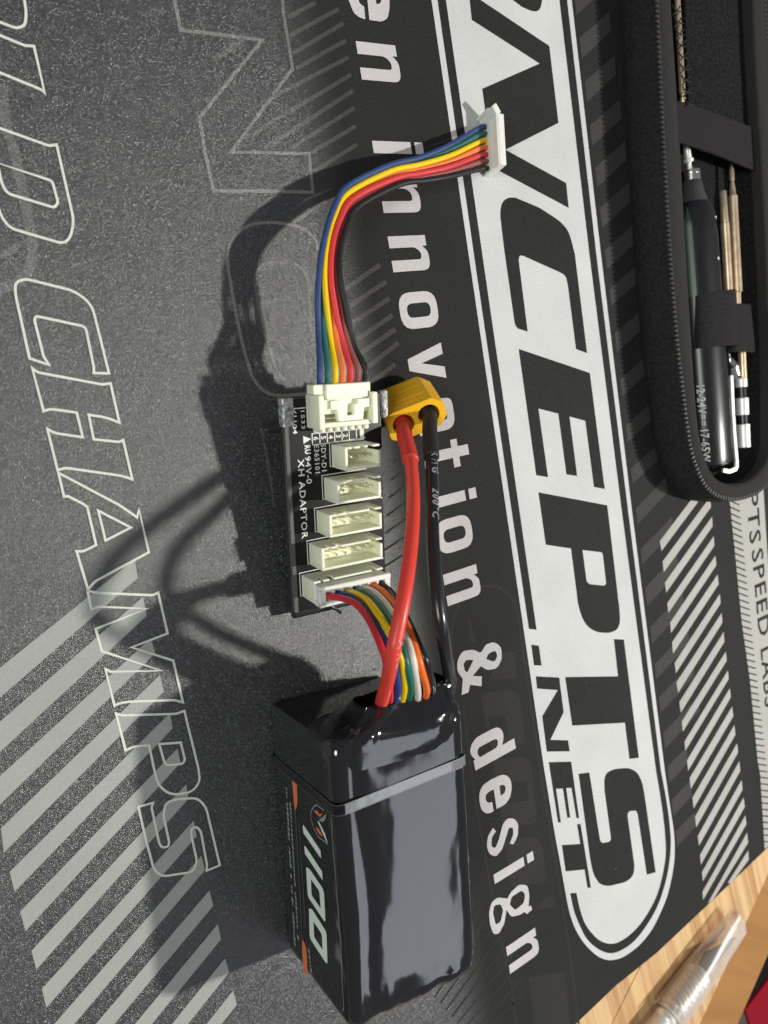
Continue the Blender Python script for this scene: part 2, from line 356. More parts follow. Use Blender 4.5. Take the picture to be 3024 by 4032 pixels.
# table boards, glued side by side: their joints run with the grain
gdir = (at(2700,3960,-.3)-at(2640,3760,-.3)).normalized(); 
bw = 5.2
for i in range(-13, 1):
    v0, v1 = i*bw, (i+1)*bw
    mk('plank', *rbox(fr, (-75, v0+.012, -2.2), (75, v1-.012 if i<0 else -0.02, 0.0 - (0.0 if i%2 else 0.012)), 0.035, 2), M['bamboo'], tb) if i<0 else None
mk('edge_rail', *rbox(fr, (-75, 0.07, -2.6), (75, 3.45, -0.42), 0.12, 3), M['bamboo_edge'], tb)
mk('gap_shade_strip', *rbox(fr, (-75, -0.02, -2.3), (75, 0.05, -0.14), 0.02, 1), M['blk_plastic'], tb)  # black strip stands in for the shade in the gap before the rail

# ------------------------------------------------------------------ the mat
mt = thing('desk_mat', 'large black and charcoal desk mat printed with a white banner and outlined lettering', 'desk mat', (0,0,-0.3))
ec = [at(*p) for p in ((3012,3348),(2808,3543),(2587,3751),(2424,3882),(2267,4032))]
d0 = (ec[0]-ec[1]).normalized(); d1 = (ec[-1]-ec[-2]).normalized()
outl = [ec[0]+d0*45] + ec + [ec[-1]+d1*75] + [Vector((-60,-55,0)), Vector((-60,60,0)), Vector((75,60,0))]
mk('mat_sheet', *prism(WORLD, [(p.x,p.y) for p in outl], -0.285, 0.0), M['mat'], mt)
recalc(bpy.data.objects['mat_sheet'])
def flat(name, loops, m, h, label=None):   # printed shape from frame-pixel outlines
    V, F = poly3([[at(p[0],p[1],h) for p in l] for l in loops]); V, F = up(V, F)
    o = mk(name, V, F, m, mt)
    if label: o['label'] = label
    return o
def line(name, pts, wd, m, h, closed=False, smooth=False, label=None):
    P = [at(p[0],p[1],h) for p in pts]
    if smooth: P = catmull(P, 5, closed)
    V, F = ribbon([(p.x,p.y) for p in P], wd, closed); V = [Vector((v.x,v.y,h)) for v in V]; V, F = up(V, F)
    o = mk(name, V, F, m, mt)
    if label: o['label'] = label
    return o
H0, H1, H2, H3, H4 = 0.004, 0.008, 0.012, 0.016, 0.020
# -- banner
dn = (1700,3032,K)
arc_out = [(735,0),(762,160),(800,395),(838,600),(868,770),(895,910),(930,1020),(980,1110),(1040,1180),(1100,1225),(1160,1242),(1230,1230),(1300,1190),(1370,1130),(1440,1040),(1500,920),(1545,800),(1575,660),(1587,540),(1583,420),(1565,290),(1545,160),(1522,0)]
arc_in = [(905,805),(930,920),(965,1010),(1005,1090),(1060,1150),(1130,1190),(1190,1195),(1260,1165),(1330,1110),(1400,1020),(1470,900),(1520,760),(1550,620),(1562,480),(1552,330),(1530,180),(1497,0)]
arc_body = [(945,803),(966,900),(1000,1000),(1050,1070),(1100,1115),(1160,1135),(1220,1125),(1290,1080),(1360,1010),(1420,920),(1470,820),(1505,700),(1528,560),(1525,430),(1508,270),(1485,120),(1465,0)]
def sm(pts, n=4): return [(p.x,p.y) for p in catmull([Vector(p) for p in Z(*dn, pts)], n)]
def spx(s, t):                             # not a picture trick: banner edges are straight lines on the mat
    return stp(s, t)
A_out, A_in, A_body = sm(arc_out), sm(arc_in), sm(arc_body)
topL = [(1677,-150)]; topR = [(2233,-150)]
flat('printed_banner', [topL + [(1699,0),(1845,1000),(1992,2000)] + A_out + [(2487,2000),(2366,1000),(2251,0)] + [(2236,-150)]], M['ink_white'], H2, 'long white banner with a rounded end and a thin white outline')
flat('printed_line', [[(1701,-150),(1723,0),(1866,1000),(2013,2000),(1700+635*K,2000+790*K),(1700+685*K,2000+796*K),(2044,2000),(1899,1000),(1756,0),(1732,-150)]], M['ink_black'], H3)
U = [(2203,0),(2321,1000),(2447,2000)] ; 
flat('printed_line', [[(2186,-150)] + U + list(reversed(A_body)) + list(A_in) + [(2472,2000),(2348,1000),(2233,0),(2215,-150)]], M['ink_black'], H3)
BA = lambda pts: Z(1700,0,K,pts)
BB = lambda pts: Z(1700,1000,K,pts)
BC = lambda pts: Z(1700,2000,K,pts)
BDn = lambda pts: Z(1700,3032,K,pts)
def glyph(loops, m, h, label=None): return flat('printed_letter', [fillet(l) for l in loops], m, h, label)
glyph([BA([(500,-140),(510,-15),(590,45),(650,72,15),(690,76,10),(712,50,10),(722,0),(712,-140)])], M['ink_black'], H3, 'end of a black letter at the top edge')
glyph([BA([(238,-140),(248,0),(262,130),(705,415),(330,580),(400,1095),(895,1358),(878,1195),(482,978),(828,803),(768,300),(300,-14),(285,-140)])], M['ink_black'], H3, 'black letter N')
Cl = BA([(475,1640),(458,1500),(446,1390,25),(458,1325,25),(490,1293,25),(540,1288,30),(700,1355),(830,1438,60),(890,1500,50),(915,1580)]) + BB([(935,0),(1015,648),(943,622),(890,210),(878,150,12),(855,128,10),(600,13,12),(575,8,8),(568,40,10),(627,507),(560,487,8),(543,460,8)])
glyph([Cl], M['ink_black'], H3, 'black letter C')
glyph([BB([(568,620),(1033,777),(1130,1535),(1060,1522),(1003,1090),(900,1062),(950,1450),(880,1440),(827,1043),(697,1010),(760,1458),(683,1445)])], M['ink_black'], H3, 'black letter E')
glyph([BB([(697,1557),(1147,1642)])+BC([(1225,650),(1232,740,30),(1215,795,25),(1160,818,20),(1075,812,20),(1010,770,40),(975,700,30),(955,620),(910,265),(745,240)]),
       BC([(985,275),(1110,290,8),(1118,305,8),(1140,495,8),(1128,508,8),(1030,498,12),(1012,480,12)])], M['ink_black'], H3, 'black letter P')
glyph([BC([(1190,857),(1255,860),(1353,1632),(1292,1640),(1262,1403),(918,1422),(872,1105),(1217,1100)])], M['ink_black'], H3, 'black letter T')
glyph([BC([(650,893),(700,900),(718,1030),(668,1028)])], M['ink_black'], H3, 'black full stop')
glyph([BC([(680,1100),(833,1108),(862,1335),(775,1515),(890,1518),(902,1590),(752,1592),(722,1362),(823,1190),(688,1180)])], M['ink_black'], H3, 'small black letter N')
K3 = 0.36166; BE = lambda pts: Z(2100,2850,K3,pts)
glyph([BE([(168,418),(412,412),(498,1025),(470,1028),(415,697),(358,700),(402,1020),(370,1022),(322,705),(248,708),(300,1072),(270,1075)])], M['ink_black'], H3, 'small black letter E')
glyph([BDn([(950,355),(972,352),(1040,768),(1018,770),(998,650),(875,662),(850,490),(970,483)])], M['ink_black'], H3, 'small black letter T')
Sl = BE([(493,545),(610,530)]) + BDn([(1100,462,10),(1115,477,8),(1160,470,8),(1172,452,10)]) + BE([(775,720),(772,600,50),(800,530,45),(880,493,40),(1040,478,50),(1130,525,50),(1185,630,50),(1215,800)]) + BDn([(1463,668),(1405,683),(1345,285,8),(1335,265,8),(1290,268,8),(1278,290,8),(1325,625,10),(1318,690,25),(1270,732,30),(1150,760,35),(1095,745,30),(1055,680,30),(1035,580)])
glyph([Sl], M['ink_black'], H3, 'black letter S')
# -- words beside the banner, letters drawn in mat centimetres (s along the line, u up from the baseline)
def tpl(loops, s0, m=M['ink_pink'], h=H3, label=None, base=-2.79):
    LL = [[stp(s0+p[0], base+p[1], h) for p in fillet(l)] for l in loops]
    V, F = poly3(LL); V, F = up(V, F); o = mk('printed_letter', V, F, m, mt)
    if label: o['label'] = label
g_n = [[(0,0),(0,1.27),(.29,1.27),(.29,1.12),(.46,1.30,.15),(.97,1.30,.42),(.97,0),(.66,0),(.66,1.04,.2),(.46,1.04,.1),(.32,.86,.12),(.32,0)]]
g_o = [[(0,0,.42),(1.02,0,.42),(1.02,1.32,.42),(0,1.32,.42)], [(.31,.25,.2),(.31,1.07,.2),(.71,1.07,.2),(.71,.25,.2)]]
g_i = [[(0,0),(.32,0),(.32,1.27),(0,1.27)]]; g_dot = [[(0,1.41),(.32,1.41),(.32,1.69),(0,1.69)]]
g_v = [[(.35,0),(.68,0),(1.03,1.25),(.70,1.25),(.515,.45),(.33,1.25),(0,1.25)]]
g_t = [[(.25,.0+.25,.2),(.45,0,.2),(.85,0),(.85,.26),(.58,.28,.05),(.56,.35),(.56,1.03),(.85,1.03),(.85,1.27),(.56,1.27),(.56,1.65),(.25,1.65),(.25,1.27),(.02,1.27),(.02,1.03),(.25,1.03)]]
g_a = [[(0,.4,.3),(.0,.0,.2),(.5,0,.1),(.66,.15),(.7,0),(1.0,0),(.97,.2),(.97,1.32,.4),(.05,1.32,.4),(.03,.88),(.33,.90),(.36,1.06,.08),(.66,1.06,.12),(.66,.85),(.0,.78,.3)], [(.31,.28,.1),(.31,.55,.1),(.66,.6),(.66,.28,.15)]]
tpl(g_n, 1.35); tpl(g_i, 3.89); tpl(g_dot, 3.89); tpl(g_n, 4.82); tpl(g_n, 6.42); tpl(g_o, 7.97); tpl(g_v, 9.46); tpl(g_a, 11.02, label='letter a under the amber plug')
tpl(g_t, 12.28); tpl(g_i, 13.86); tpl(g_dot, 13.86); tpl(g_o, 14.57); tpl(g_n, 16.17); tpl(g_i, 26.06, base=-2.73); tpl(g_dot, 26.06, base=-2.73); tpl(g_n, 28.66, base=-2.70)
ZZ = lambda pts: Z(900,0,K,pts)
glyph([ZZ([(775,-90),(785,0),(815,80,25),(850,112,15),(893,126),(885,42),(858,25,10),(840,-30),(835,-90)])], M['ink_pink'], H3, 'part of the letter e at the top edge')
glyph([ZZ([(898,-90),(920,130),(1000,142,25),(1038,122,25),(1052,60,20),(1050,-90)]), ZZ([(955,-80),(965,26),(990,24,8),(1003,-10),(1003,-80)])], M['ink_pink'], H3, 'part of the letter e at the top edge')
K4 = 0.24111; ZD = lambda pts: Z(1800,2850,K4,pts)
def cat2(pts): return [(p.x,p.y) for p in catmull([Vector(p) for p in pts], 3, True)]
flat('printed_letter', [fillet(ZD([(268,605),(298,765),(960,400),(930,235),(735,350),(757,250,15),(757,160,12),(715,80,12),(650,55,12),(580,80,10),(310,225,10),(225,350,15),(212,470,15),(245,540,12),(300,580)])), fillet(ZD([(375,545),(340,510,6),(328,450,10),(350,390,10),(610,250,8),(660,255,8),(668,330,8),(640,390,8)]))], M['ink_pink'], H3, 'letter d')
flat('printed_letter', [fillet(ZD([(595,1425),(540,1460,8),(460,1462,12),(395,1400,14),(362,1270,14),(362,1120,16),(420,1000,14),(560,905,10),(740,826,12),(830,850,12),(880,930,14),(893,1040,14),(870,1190,14),(790,1315,12),(645,1390),(598,1073),(530,1100,10),(465,1160,12),(462,1240,10),(510,1297,8),(572,1275)])), fillet(ZD([(690,1015),(760,988,8),(795,1040,8),(780,1125,8),(712,1176)]))], M['ink_pink'], H3, 'letter e')
flat('printed_letter', [fillet(BDn([(510,480),(533,486,3),(562,430,10),(566,350,14),(535,314,12),(490,318,12),(462,360,10),(440,450,10),(415,512,10),(390,500,8),(392,440,10),(420,400),(400,378),(368,430,12),(358,500,16),(378,552,14),(420,566,12),(460,520,12),(485,440,10),(505,375,8),(530,378,6),(533,420,8)]))], M['ink_pink'], H3, 'letter s')
flat('printed_letter', [fillet(BDn([(480,838,4),(430,832,10),(390,865,12),(374,930,14),(380,1010,14),(405,1075,12),(440,1068,12),(475,1000,10),(488,912,4),(520,960,10),(580,945,10),(607,925,4),(620,942,3),(656,912),(648,884),(632,892,3),(638,815,12),(625,752,12),(570,748,12),(515,800,10),(494,840,3)])), fillet(BDn([(510,880,6),(520,830,10),(590,785,10),(610,815,8),(600,870,10),(545,915,8)])), fillet(BDn([(400,930,8),(408,885,8),(450,876,8),(466,915,8),(450,990,8),(418,1012,8)]))], M['ink_pink'], H3, 'letter g with two closed loops')
flat('printed_letter', [fillet(BC([(195,1222),(240,1205),(250,1155),(325,1165),(328,1100),(268,1098),(320,1032,8),(360,1060,12),(425,1050,16),(458,990,16),(455,910,16),(410,875,14),(355,890,12),(320,948,8),(270,925,12),(200,935,16),(165,1000,18),(168,1070,14),(203,1115,5)])), fillet(BC([(215,1062),(207,1020,8),(225,992,8),(272,993,3),(232,1075,4)])), fillet(BC([(355,985,4),(372,950,8),(415,932,8),(430,965,10),(410,1005,8),(380,997,6)]))], M['ink_pink'], H3, 'ampersand')
# -- outlined word down the left side
E0 = lambda p: Z(0,0,K,p); E1 = lambda p: Z(0,1000,K,p); E2 = lambda p: Z(0,2000,K,p); E3 = lambda p: Z(0,3032,K,p)
KP = 0.24111; EP = lambda p: Z(550,2850,KP,p)
def outl(pts, label, closed=True):
    return line('printed_outline', fillet(pts, 6), 0.056, M['ink_cream'], H4, closed, label=label)
outl(E0([(140,-120),(172,80,20),(165,165,30),(110,186,20),(-120,100)]), 'rounded end of an outlined letter', False)
outl(E0([(-120,180),(160,297,8),(222,301),(292,608),(270,585,8),(-120,425)]), 'outlined letter stroke at the left edge', False)
outl(E0([(-120,795),(320,952,8),(370,945),(487,1460,60),(440,1600,60),(60,1488,40),(0,1400,40),(-60,1150)]), 'outlined letter D', False)
outl(E0([(-120,1030),(330,1178,12),(345,1195,10),(380,1325,14),(355,1356,14),(45,1262,30),(10,1195,20),(-20,1050)]), 'inner outline of the letter D')
outl(E1([(100,185,40),(165,162,30),(490,242,50),(600,330,60),(712,780),(613,777),(613,740),(562,490,20),(545,472,14),(235,405,14),(225,430,14),(285,670,10),(320,724),(193,682),(100,260,20)]), 'outlined letter C')
outl(E1([(210,745),(245,773,14),(670,853,10),(722,845),(780,1102),(700,1070,16),(580,1050),(612,1210),(780,1228,10),(805,1215),(864,1472),(800,1450,14),(430,1397,14),(376,1412),(310,1143),(360,1170,12),(541,1197),(501,1036),(330,1012,12),(285,1026)]), 'outlined letter H')
outl(E1([(382,1430),(418,1585),(440,1580,6),(540,1630,6),(570,1652)])+E2([(628,242),(590,262,8),(540,284,8),(500,283),(575,532),(620,480,12),(972,290),(908,10),(896,62)])+E1([(780,1640,10)]), 'outlined letter A')
outl(E2([(642,18),(855,128),(690,213)]), 'triangle inside the letter A')
outl(E2([(572,542),(598,665),(640,645,10),(960,658),(625,790),(665,935,6),(1055,1063),(720,1070,8),(688,1052),(748,1292),(780,1275,12),(850,1265,10),(1140,1255,10),(1195,1270),(1132,997),(860,910),(1095,820),(1033,553),(1000,570,8),(640,555,14)]), 'outlined letter M')
outl(E2([(758,1343),(800,1355,8),(1150,1345,8),(1205,1325)])+EP([(780,0),(965,750,20),(985,950,60),(850,1115,50),(520,1165,50),(310,1020,40),(240,760,20),(155,350)])+E2([(880,1558,8),(820,1583)]), 'outlined letter P')
outl(EP([(320,330),(670,305),(740,590,18),(700,655,18),(440,675,14),(400,620,12)]), 'inner outline of the letter P')
outl(E3([(903,240),(1000,214),(990,242,6),(1040,480,12),(1060,507,14),(1100,500,14),(1105,470,10),(1068,300,20),(1080,215,25),(1150,190,20),(1290,182,25),(1345,240,25),(1436,622),(1350,657),(1352,620),(1312,400,14),(1285,370,12),(1250,382,12),(1250,430,10),(1288,600,20),(1260,665,25),(1060,695,20),(1005,650,30),(960,480)]), 'outlined letter S')
# -- silver diagonal stripes
Rt = [(880,335,900,457),(935,580,958,706),(985,850,1015,950),(1045,1090,1070,1200),(1110,1340,1128,1440)]
Rt = [Z(0,2000,K,[(a,b),(c,d)]) for a,b,c,d in Rt] + [Z(0,2000,K,[(1158,1572),(1180,1665)])]
Rt += [Z(0,3032,K,[(a,b),(c,d)]) for a,b,c,d in [(1215,95,1232,187),(1265,330,1285,432),(1315,560,1340,652),(1368,785,1393,887),(1423,1005,1443,1107),(1470,1230,1497,1322),(1522,1440,1548,1532)]]
Lk = {4:(5,380,25,540),5:(62,665,95,797)}   # pairs with right ends by index below
lefts = {3:(5,380,25,540),4:(62,665,95,797),5:(130,925,167,1053),6:(205,1180,237,1305),7:(272,1430,303,1553),8:(340,1675,370,1795),9:(408,1915,436,2032),10:(474,2150,500,2262),11:(540,2380,565,2490),12:(604,2605,628,2712),2:(-62,95,-30,255),1:(-135,-200,-100,-25),0:(-210,-500,-170,-325)}
for i in range(13):
    a,b,c,d = lefts[i]; l = Z(0,3032,K,[(a,b),(c,d)]); r = Rt[i]
    if i == 2: rr = E2([(985,850,0),(1000,868,3),(1015,950,3)])
    flat('printed_stripe', [[l[0], r[0], r[1], l[1]]], M['ink_silver'], H2)
# -- grey stripes beyond the banner
KF = 0.45205; FF = lambda a: Z(2424,2000,KF,[(a[0],a[1]),(a[2],a[3])]); GG = lambda a: Z(2424,3032,KF,[(a[0],a[1]),(a[2],a[3])])
Lf = [FF(a) for a in [(385,290,400,375),(410,465,420,560),(430,650,440,740),(450,830,460,915),(475,1000,483,1090),(492,1170,500,1270),(515,1350,525,1440),(530,1520,545,1610),(555,1690,568,1785),(577,1860,585,1950),(600,2035,608,2115),(622,2200,632,2290)]] + [GG(a) for a in [(645,70,655,165),(670,240,680,335),(692,405,702,500),(715,575,727,660),(735,740,743,825),(752,890,760,970),(757,1060,763,1130)]]
Rf = [FF(a) for a in [(808,-270,813,-180),(825,-98,830,-5),(840,75,845,160),(855,245,860,330),(870,415,877,500),(888,580,897,665),(907,750,915,830),(923,915,930,1000),(942,1080,948,1165),(960,1250,968,1330),(978,1415,985,1490),(995,1570,1003,1650),(1015,1730,1025,1815),(1035,1890,1043,1975),(1058,2050,1067,2130),(1078,2205,1086,2290)]] + [GG(a) for a in [(1098,85,1105,172),(1115,240,1125,320),(1130,395,1140,470)]]
for l, r in zip(Lf, Rf): flat('printed_stripe', [[l[0], r[0], r[1], l[1]]], M['ink_stripe'], H2)
flat('printed_stripe', [GG((800,1165,1145,545))+[GG((1155,632,850,1128))[0], GG((1155,632,850,1128))[1]]], M['ink_stripe'], H2)
flat('printed_stripe', [[GG((975,985,1155,700))[0],GG((975,985,1155,700))[1],GG((1160,780,1010,985))[0],GG((1160,780,1010,985))[1]]], M['ink_stripe'], H2)
# -- dim stripes between them
ys = [(-190,-110),(-20,60),(150,232),(322,402),(495,575),(660,738),(820,898),(985,1060),(1139,1205),(1313,1388),(1494,1561),(1675,1741),(1844,1904),(2003,2066),(2163,2223),(2313,2386),(2470,2536),(2615,2675),(2747,2808),(2886,2950),(3020,3085),(3150,3215),(3275,3335)]
def bx(y): return 2251+ (2610-2251)*y/3000.0 + 12 + max(0,(y-2400))*0.004
for i,(y0,y1) in enumerate(ys):
    x0, x1 = bx(y0), bx(y1); dx = 118 if y0 < 1900 else (118+ (y0-1900)*0.02); sl = 0.88 if y0 < 1900 else 1.05
    if y0 > 3000: dx = 75
    flat('printed_stripe', [[(x0,y0),(x0+dx,y0-dx*sl),(x0+dx+6,y0-dx*sl+ (y1-y0)*.95),(x1,y1)]], M['ink_dim'], H1, 'faint grey stripe')
# -- grey ruler band at the right edge with its ticks and words
flat('printed_band', [[(2866,1900),(2876,2000),(2899,2226),(2921,2452),(2953,2678),(2984,3000),(2993,3046),(3011,3344),(3180,3190),(3160,3000),(3110,2700),(3062,2450),(3024,2215),(3007,1943),(2999,1850)]], M['ink_stripe'], H2, 'grey band with black ruler ticks and capitals')
tk = MB()
for i in range(60):
    y = 1968 + i*26.1 - max(0,i-20)*0.10*(i-20)*0.12
    x = 2872 + (y-1976)*0.098 + max(0,y-2500)*0.012
    if y > 3330: break
    sl = 0.52 - (y-2000)*0.00035
    ln = 38
    V, F = ribbon([tuple(at(x-4,y).xy), tuple(at(x+ln,y+ln*sl).xy)], 0.055)
    tk.add([Vector((v.x,v.y,H3)) for v in V], F)
tko = tk.build('ruler_ticks', M['ink_black'], mt); tko['kind'] = 'stuff'
tx = MB()
for word, a, b_ in (('PTS',(2938,1938),(2952,2145)), ('SPEED',(2958,2166),(2988,2512)), ('LABS',(2993,2551),(3012,2790))):
    p0, p1 = at(*a), at(*b_); d = (p1-p0).normalized(); nn = Vector((-d.y,d.x,0)); nn = nn if nn.x > 0 else -nn
    V, F = text_shape(word, 0.012, 1.12); k = (p1-p0).length/max(p.x for p in V)
    tx.add([p0 + d*p.x*k + nn*p.y*.80 + Vector((0,0,H3)) for p in V], F)
tx.V, tx.F = up(tx.V, tx.F); bl_ = tx.build('printed_text', M['ink_black'], mt)
# -- faint traces
T4 = lambda p: Z(600,0,0.48222,p)
TN = [0]
def trace(pts, wd=0.085, m='ink_trace', h=H0, closed=False, smooth=False):
    TN[0] += 1; h = h - .0032 + (TN[0] % 9)*.0006
    return line('printed_trace', pts, wd, M[m], h, closed, smooth)
trace(T4([(165,-160),(180,-20),(228,245),(620,290),(895,328),(385,960),(430,1240),(500,1560),(900,1560),(1310,1570),(1280,1255),(645,1240),(1145,560),(1068,90),(1060,-160)]))
trace(T4([(740,320),(500,490)]), 0.13, 'ink_trace2')
for a,b,c,d in [(1110,140,1330,20),(1120,290,1520,75),(1140,440,1560,190),(1170,560,1580,330),(960,800,1600,470),(760,1130,1620,610),(920,1210,1640,740),(1130,1210,1650,880),(1290,1250,1660,1030),(1320,1400,1670,1180),(860,1690,1060,1570),(1150,1820,1420,1640)]:
    trace(T4([(a,b),(c,d)]), 0.10, 'ink_trace2')
for a,b,c,d in [(760,230,990,70),(790,340,1030,180),(810,450,1050,290),(840,560,1070,400),(850,660,1090,490),(870,770,1110,580),(890,870,1090,720)]:
    trace(Z(900,1000,K,[(a,b),(c,d)]), 0.13, 'ink_trace2')
for k in range(9): trace([(1500+k*8,2240-k*70),(1640+k*6,2150-k*72)], 0.06, 'ink_ghost')
for k in range(9): trace([(1690+k*22,3900+k*26),(1900+k*24,3560+k*40)], 0.06, 'ink_ghost')
T5 = lambda p: Z(800,700,0.40678,p)
trace(T5([(235,760),(262,640),(340,530),(460,455),(640,432),(820,450),(980,500),(1080,590),(1110,700)]), 0.075, 'ink_trace', H0, False, True)
trace(T5([(235,760),(245,900),(290,1150),(350,1480),(430,1790),(490,1950),(600,2070),(720,2108),(900,2100),(1040,2085)]), 0.085, 'ink_trace', H0, False, True)
trace(T5([(505,1020),(510,930),(570,850),(700,822),(850,825),(960,880),(1010,1000),(1030,1200),(1040,1500)]), 0.08, 'ink_trace2', H0, False, True)
trace(T5([(505,1020),(530,1240),(590,1500),(660,1700),(720,1880),(800,1960)]), 0.08, 'ink_trace2', H0, False, True)
trace(Z(780,1480,0.36166,[(790,580),(690,590),(740,850),(790,1150),(830,1420)]), 0.07, 'ink_trace2', H0)
trace([(5,330),(18,430),(30,520),(62,610),(80,700),(100,810),(118,900),(128,975),(118,1050),(70,1110),(-40,1150)], 0.20, 'ink_trace2', H0, False, True)
trace([(-30,1010),(30,1000),(75,960)], 0.12, 'ink_trace2', H0, False, True)
T6 = lambda p: Z(1650,2200,0.82804,p)
trace(T6([(150,430),(162,300),(195,205),(250,150),(330,130),(400,148),(450,205),(478,320),(545,780),(600,1150),(660,1500),(720,1900),(770,2300)]), 0.09, 'ink_ghost', H0, False, True)
trace(T6([(210,700),(260,1100),(330,1500),(400,1850),(440,2050),(470,2300)]), 0.08, 'ink_ghost', H0, False, True)
for poly in ([(228,285),(245,285),(270,400),(245,400)], [(395,445,8),(455,440,8),(465,570),(330,575)], [(290,640,14),(440,622,20),(480,650,20),(505,880),(340,900)], [(345,960,10),(500,935,20),(535,980,20),(560,1260,20),(400,1280,20)], [(400,1340,10),(560,1320,20),(590,1370,20),(605,1540,20),(440,1560,10)], [(600,1610),(640,1605),(650,1660),(560,1665)], [(520,1990),(690,1960),(720,2212),(560,2300)]):
    flat('printed_trace', [fillet(T6(poly))], M['ink_ghost'], H0)
for a in ([(330,750),(410,745),(425,840),(345,850)], [(400,1065),(515,1060),(520,1150),(420,1160)]): flat('printed_trace', [T6(a)], M['ink_black'], H1)

rd = random.Random(11); ds = MB()
def speck(x, y, r):
    c_ = at(x,y,.022); n_ = rd.choice((4,5,6)); a0 = rd.random()*6
    ds.add([c_+Vector((math.cos(a0+6.283*k/n_)*r*rd.uniform(.5,1.3), math.sin(a0+6.283*k/n_)*r*rd.uniform(.5,1.3), 0)) for k in range(n_)], [tuple(range(n_))])
for x,y in ((1235,2615),(1197,3868),(2955,2576),(2424,3422),(497,3120),(230,3353),(540,3240),(470,3540),(85,3120),(745,2640),(1960,1045)): speck(x, y, .022)
for _ in range(150): speck(rd.uniform(20,1200), rd.uniform(20,4000), rd.uniform(.005,.013))
for _ in range(60): speck(rd.uniform(1200,2900), rd.uniform(20,3300), rd.uniform(.004,.010))
M['dust'] = mat('dust', (0.42,0.42,0.38), 0.9)
dso = ds.build('dust_specks', M['dust'], mt); dso['kind'] = 'stuff'
# ------------------------------------------------------------------ adapter board
bo = Vector((9.5515,-1.1582,1.0421)); bu = Vector((.9927,.1207,-.0058)); bv = Vector((-.1186,.982,.1474)); bwv = Vector((.0234,-.1456,.9891))
FB = Frame(bo, bu, bv, bwv)
UR = 0.53
ab = thing('adapter_board', 'black circuit board with five cream pin headers and a cream side socket', 'circuit board', (9,-1,0))
mk('circuit_board', *rbox(FB, (-2.18,-2.0,-.16), (UR,3.32,0), 0.015, 1), M['pcb'], ab)
mk('board_rim', *prism(FB, [(-2.185,-2.005),(-2.185,3.33),(-2.09,3.33),(-2.09,-2.005)], -.12, 0.012), M['pcb_edge'], ab)
# plate and feet that hold it up
mk('back_plate', *rbox(FB, (-2.12,-2.28,-.46), (UR+.1,3.1,-.24), 0.06, 2), M['blk_plastic'], ab)
for (a,b_) in ((-1.9,2.7),(.25,2.7),(-1.9,-1.8),(.25,-1.8)):
    p = FB(a,b_,-.2); mk('foot', *lathe(Frame((p.x,p.y,0),(1,0,0),(0,1,0),(0,0,1)), [(0.002,.13),(.05,.15),(max(.1,p.z),.15)], 14), M['blk_plastic'], ab)
mk('foam_pad', *rbox(FB, (-2.24,2.68,-.20), (-1.93,3.36,.03), 0.03, 2), M['foam'], ab)
mk('foam_pad', *rbox(FB, (UR-.03,2.68,-.16), (UR+.20,3.40,.06), 0.09, 3), M['foam'], ab)
# strap edge, notch bump at lower end
V, F = tube([FB(-1.2,-2.02,-.02), FB(-.98,-2.2,-.03), FB(-.85,-2.32,-.08), FB(-.78,-2.38,-.2)], 0.045, 8); mk('board_clip', V, F, M['blk_plastic'], ab, True)
WH = {2:.99,3:1.24,4:1.49,5:1.74,6:1.99}; DP = 0.575
HR = 0.03
def header(k):
    v0 = -(k-4)*0.7987 - 0.02; W = WH[k]; u1 = HR; u0 = u1-W; t = 0.075; hh = 0.70
    mb = MB()
    mb.add(*rbox(FB, (u0,v0,0.004), (u1,v0+DP,.10), .012, 1))
    mb.add(*rbox(FB, (u0,v0,.09), (u1,v0+.07,hh), .018, 2))            # near wall
    mb.add(*rbox(FB, (u0,v0+.071,.09), (u0+t,v0+DP,hh), .018, 2))
    mb.add(*rbox(FB, (u1-t,v0+.071,.09), (u1,v0+DP-.16,hh), .018, 2))
    vb0, vb1 = v0+DP-.062, v0+DP-.002
    mb.add(*rbox(FB, (u0+t+.001,vb0,.09), (u1-.002,vb1,.42), .012, 1))
    a = u0+t+.16; b_ = a+.20; c = b_+.12; d = u1-.34
    mb.add(*rbox(FB, (u0+t+.002,vb0,.40), (a-.04,vb1,hh), .014, 1))
    mb.add(*rbox(FB, (a+.03,vb0,.40), (b_,vb1,hh), .014, 1))
    if d > c: mb.add(*rbox(FB, (c,vb0,.40), (d,vb1,hh), .014, 1))
    mb.add(*rbox(FB, (u1-.20,vb0,.40), (u1-.002,vb1,hh), .014, 1))
    h = mb.build('pin_header', M['cream'], ab); soft(h)
    n = k+1; uc = (u0+u1)/2
    if k < 6:
        pm = None
        for i in range(n):
            u = uc + (i-(n-1)/2)*0.25
            V, F = rbox(FB, (u-.032,v0+.27,.10), (u+.032,v0+.334,.58), .02, 1)
            mk('pin', V, F, M['pin'], h)
    return u0, u1, v0
hd = {k: header(k) for k in WH}
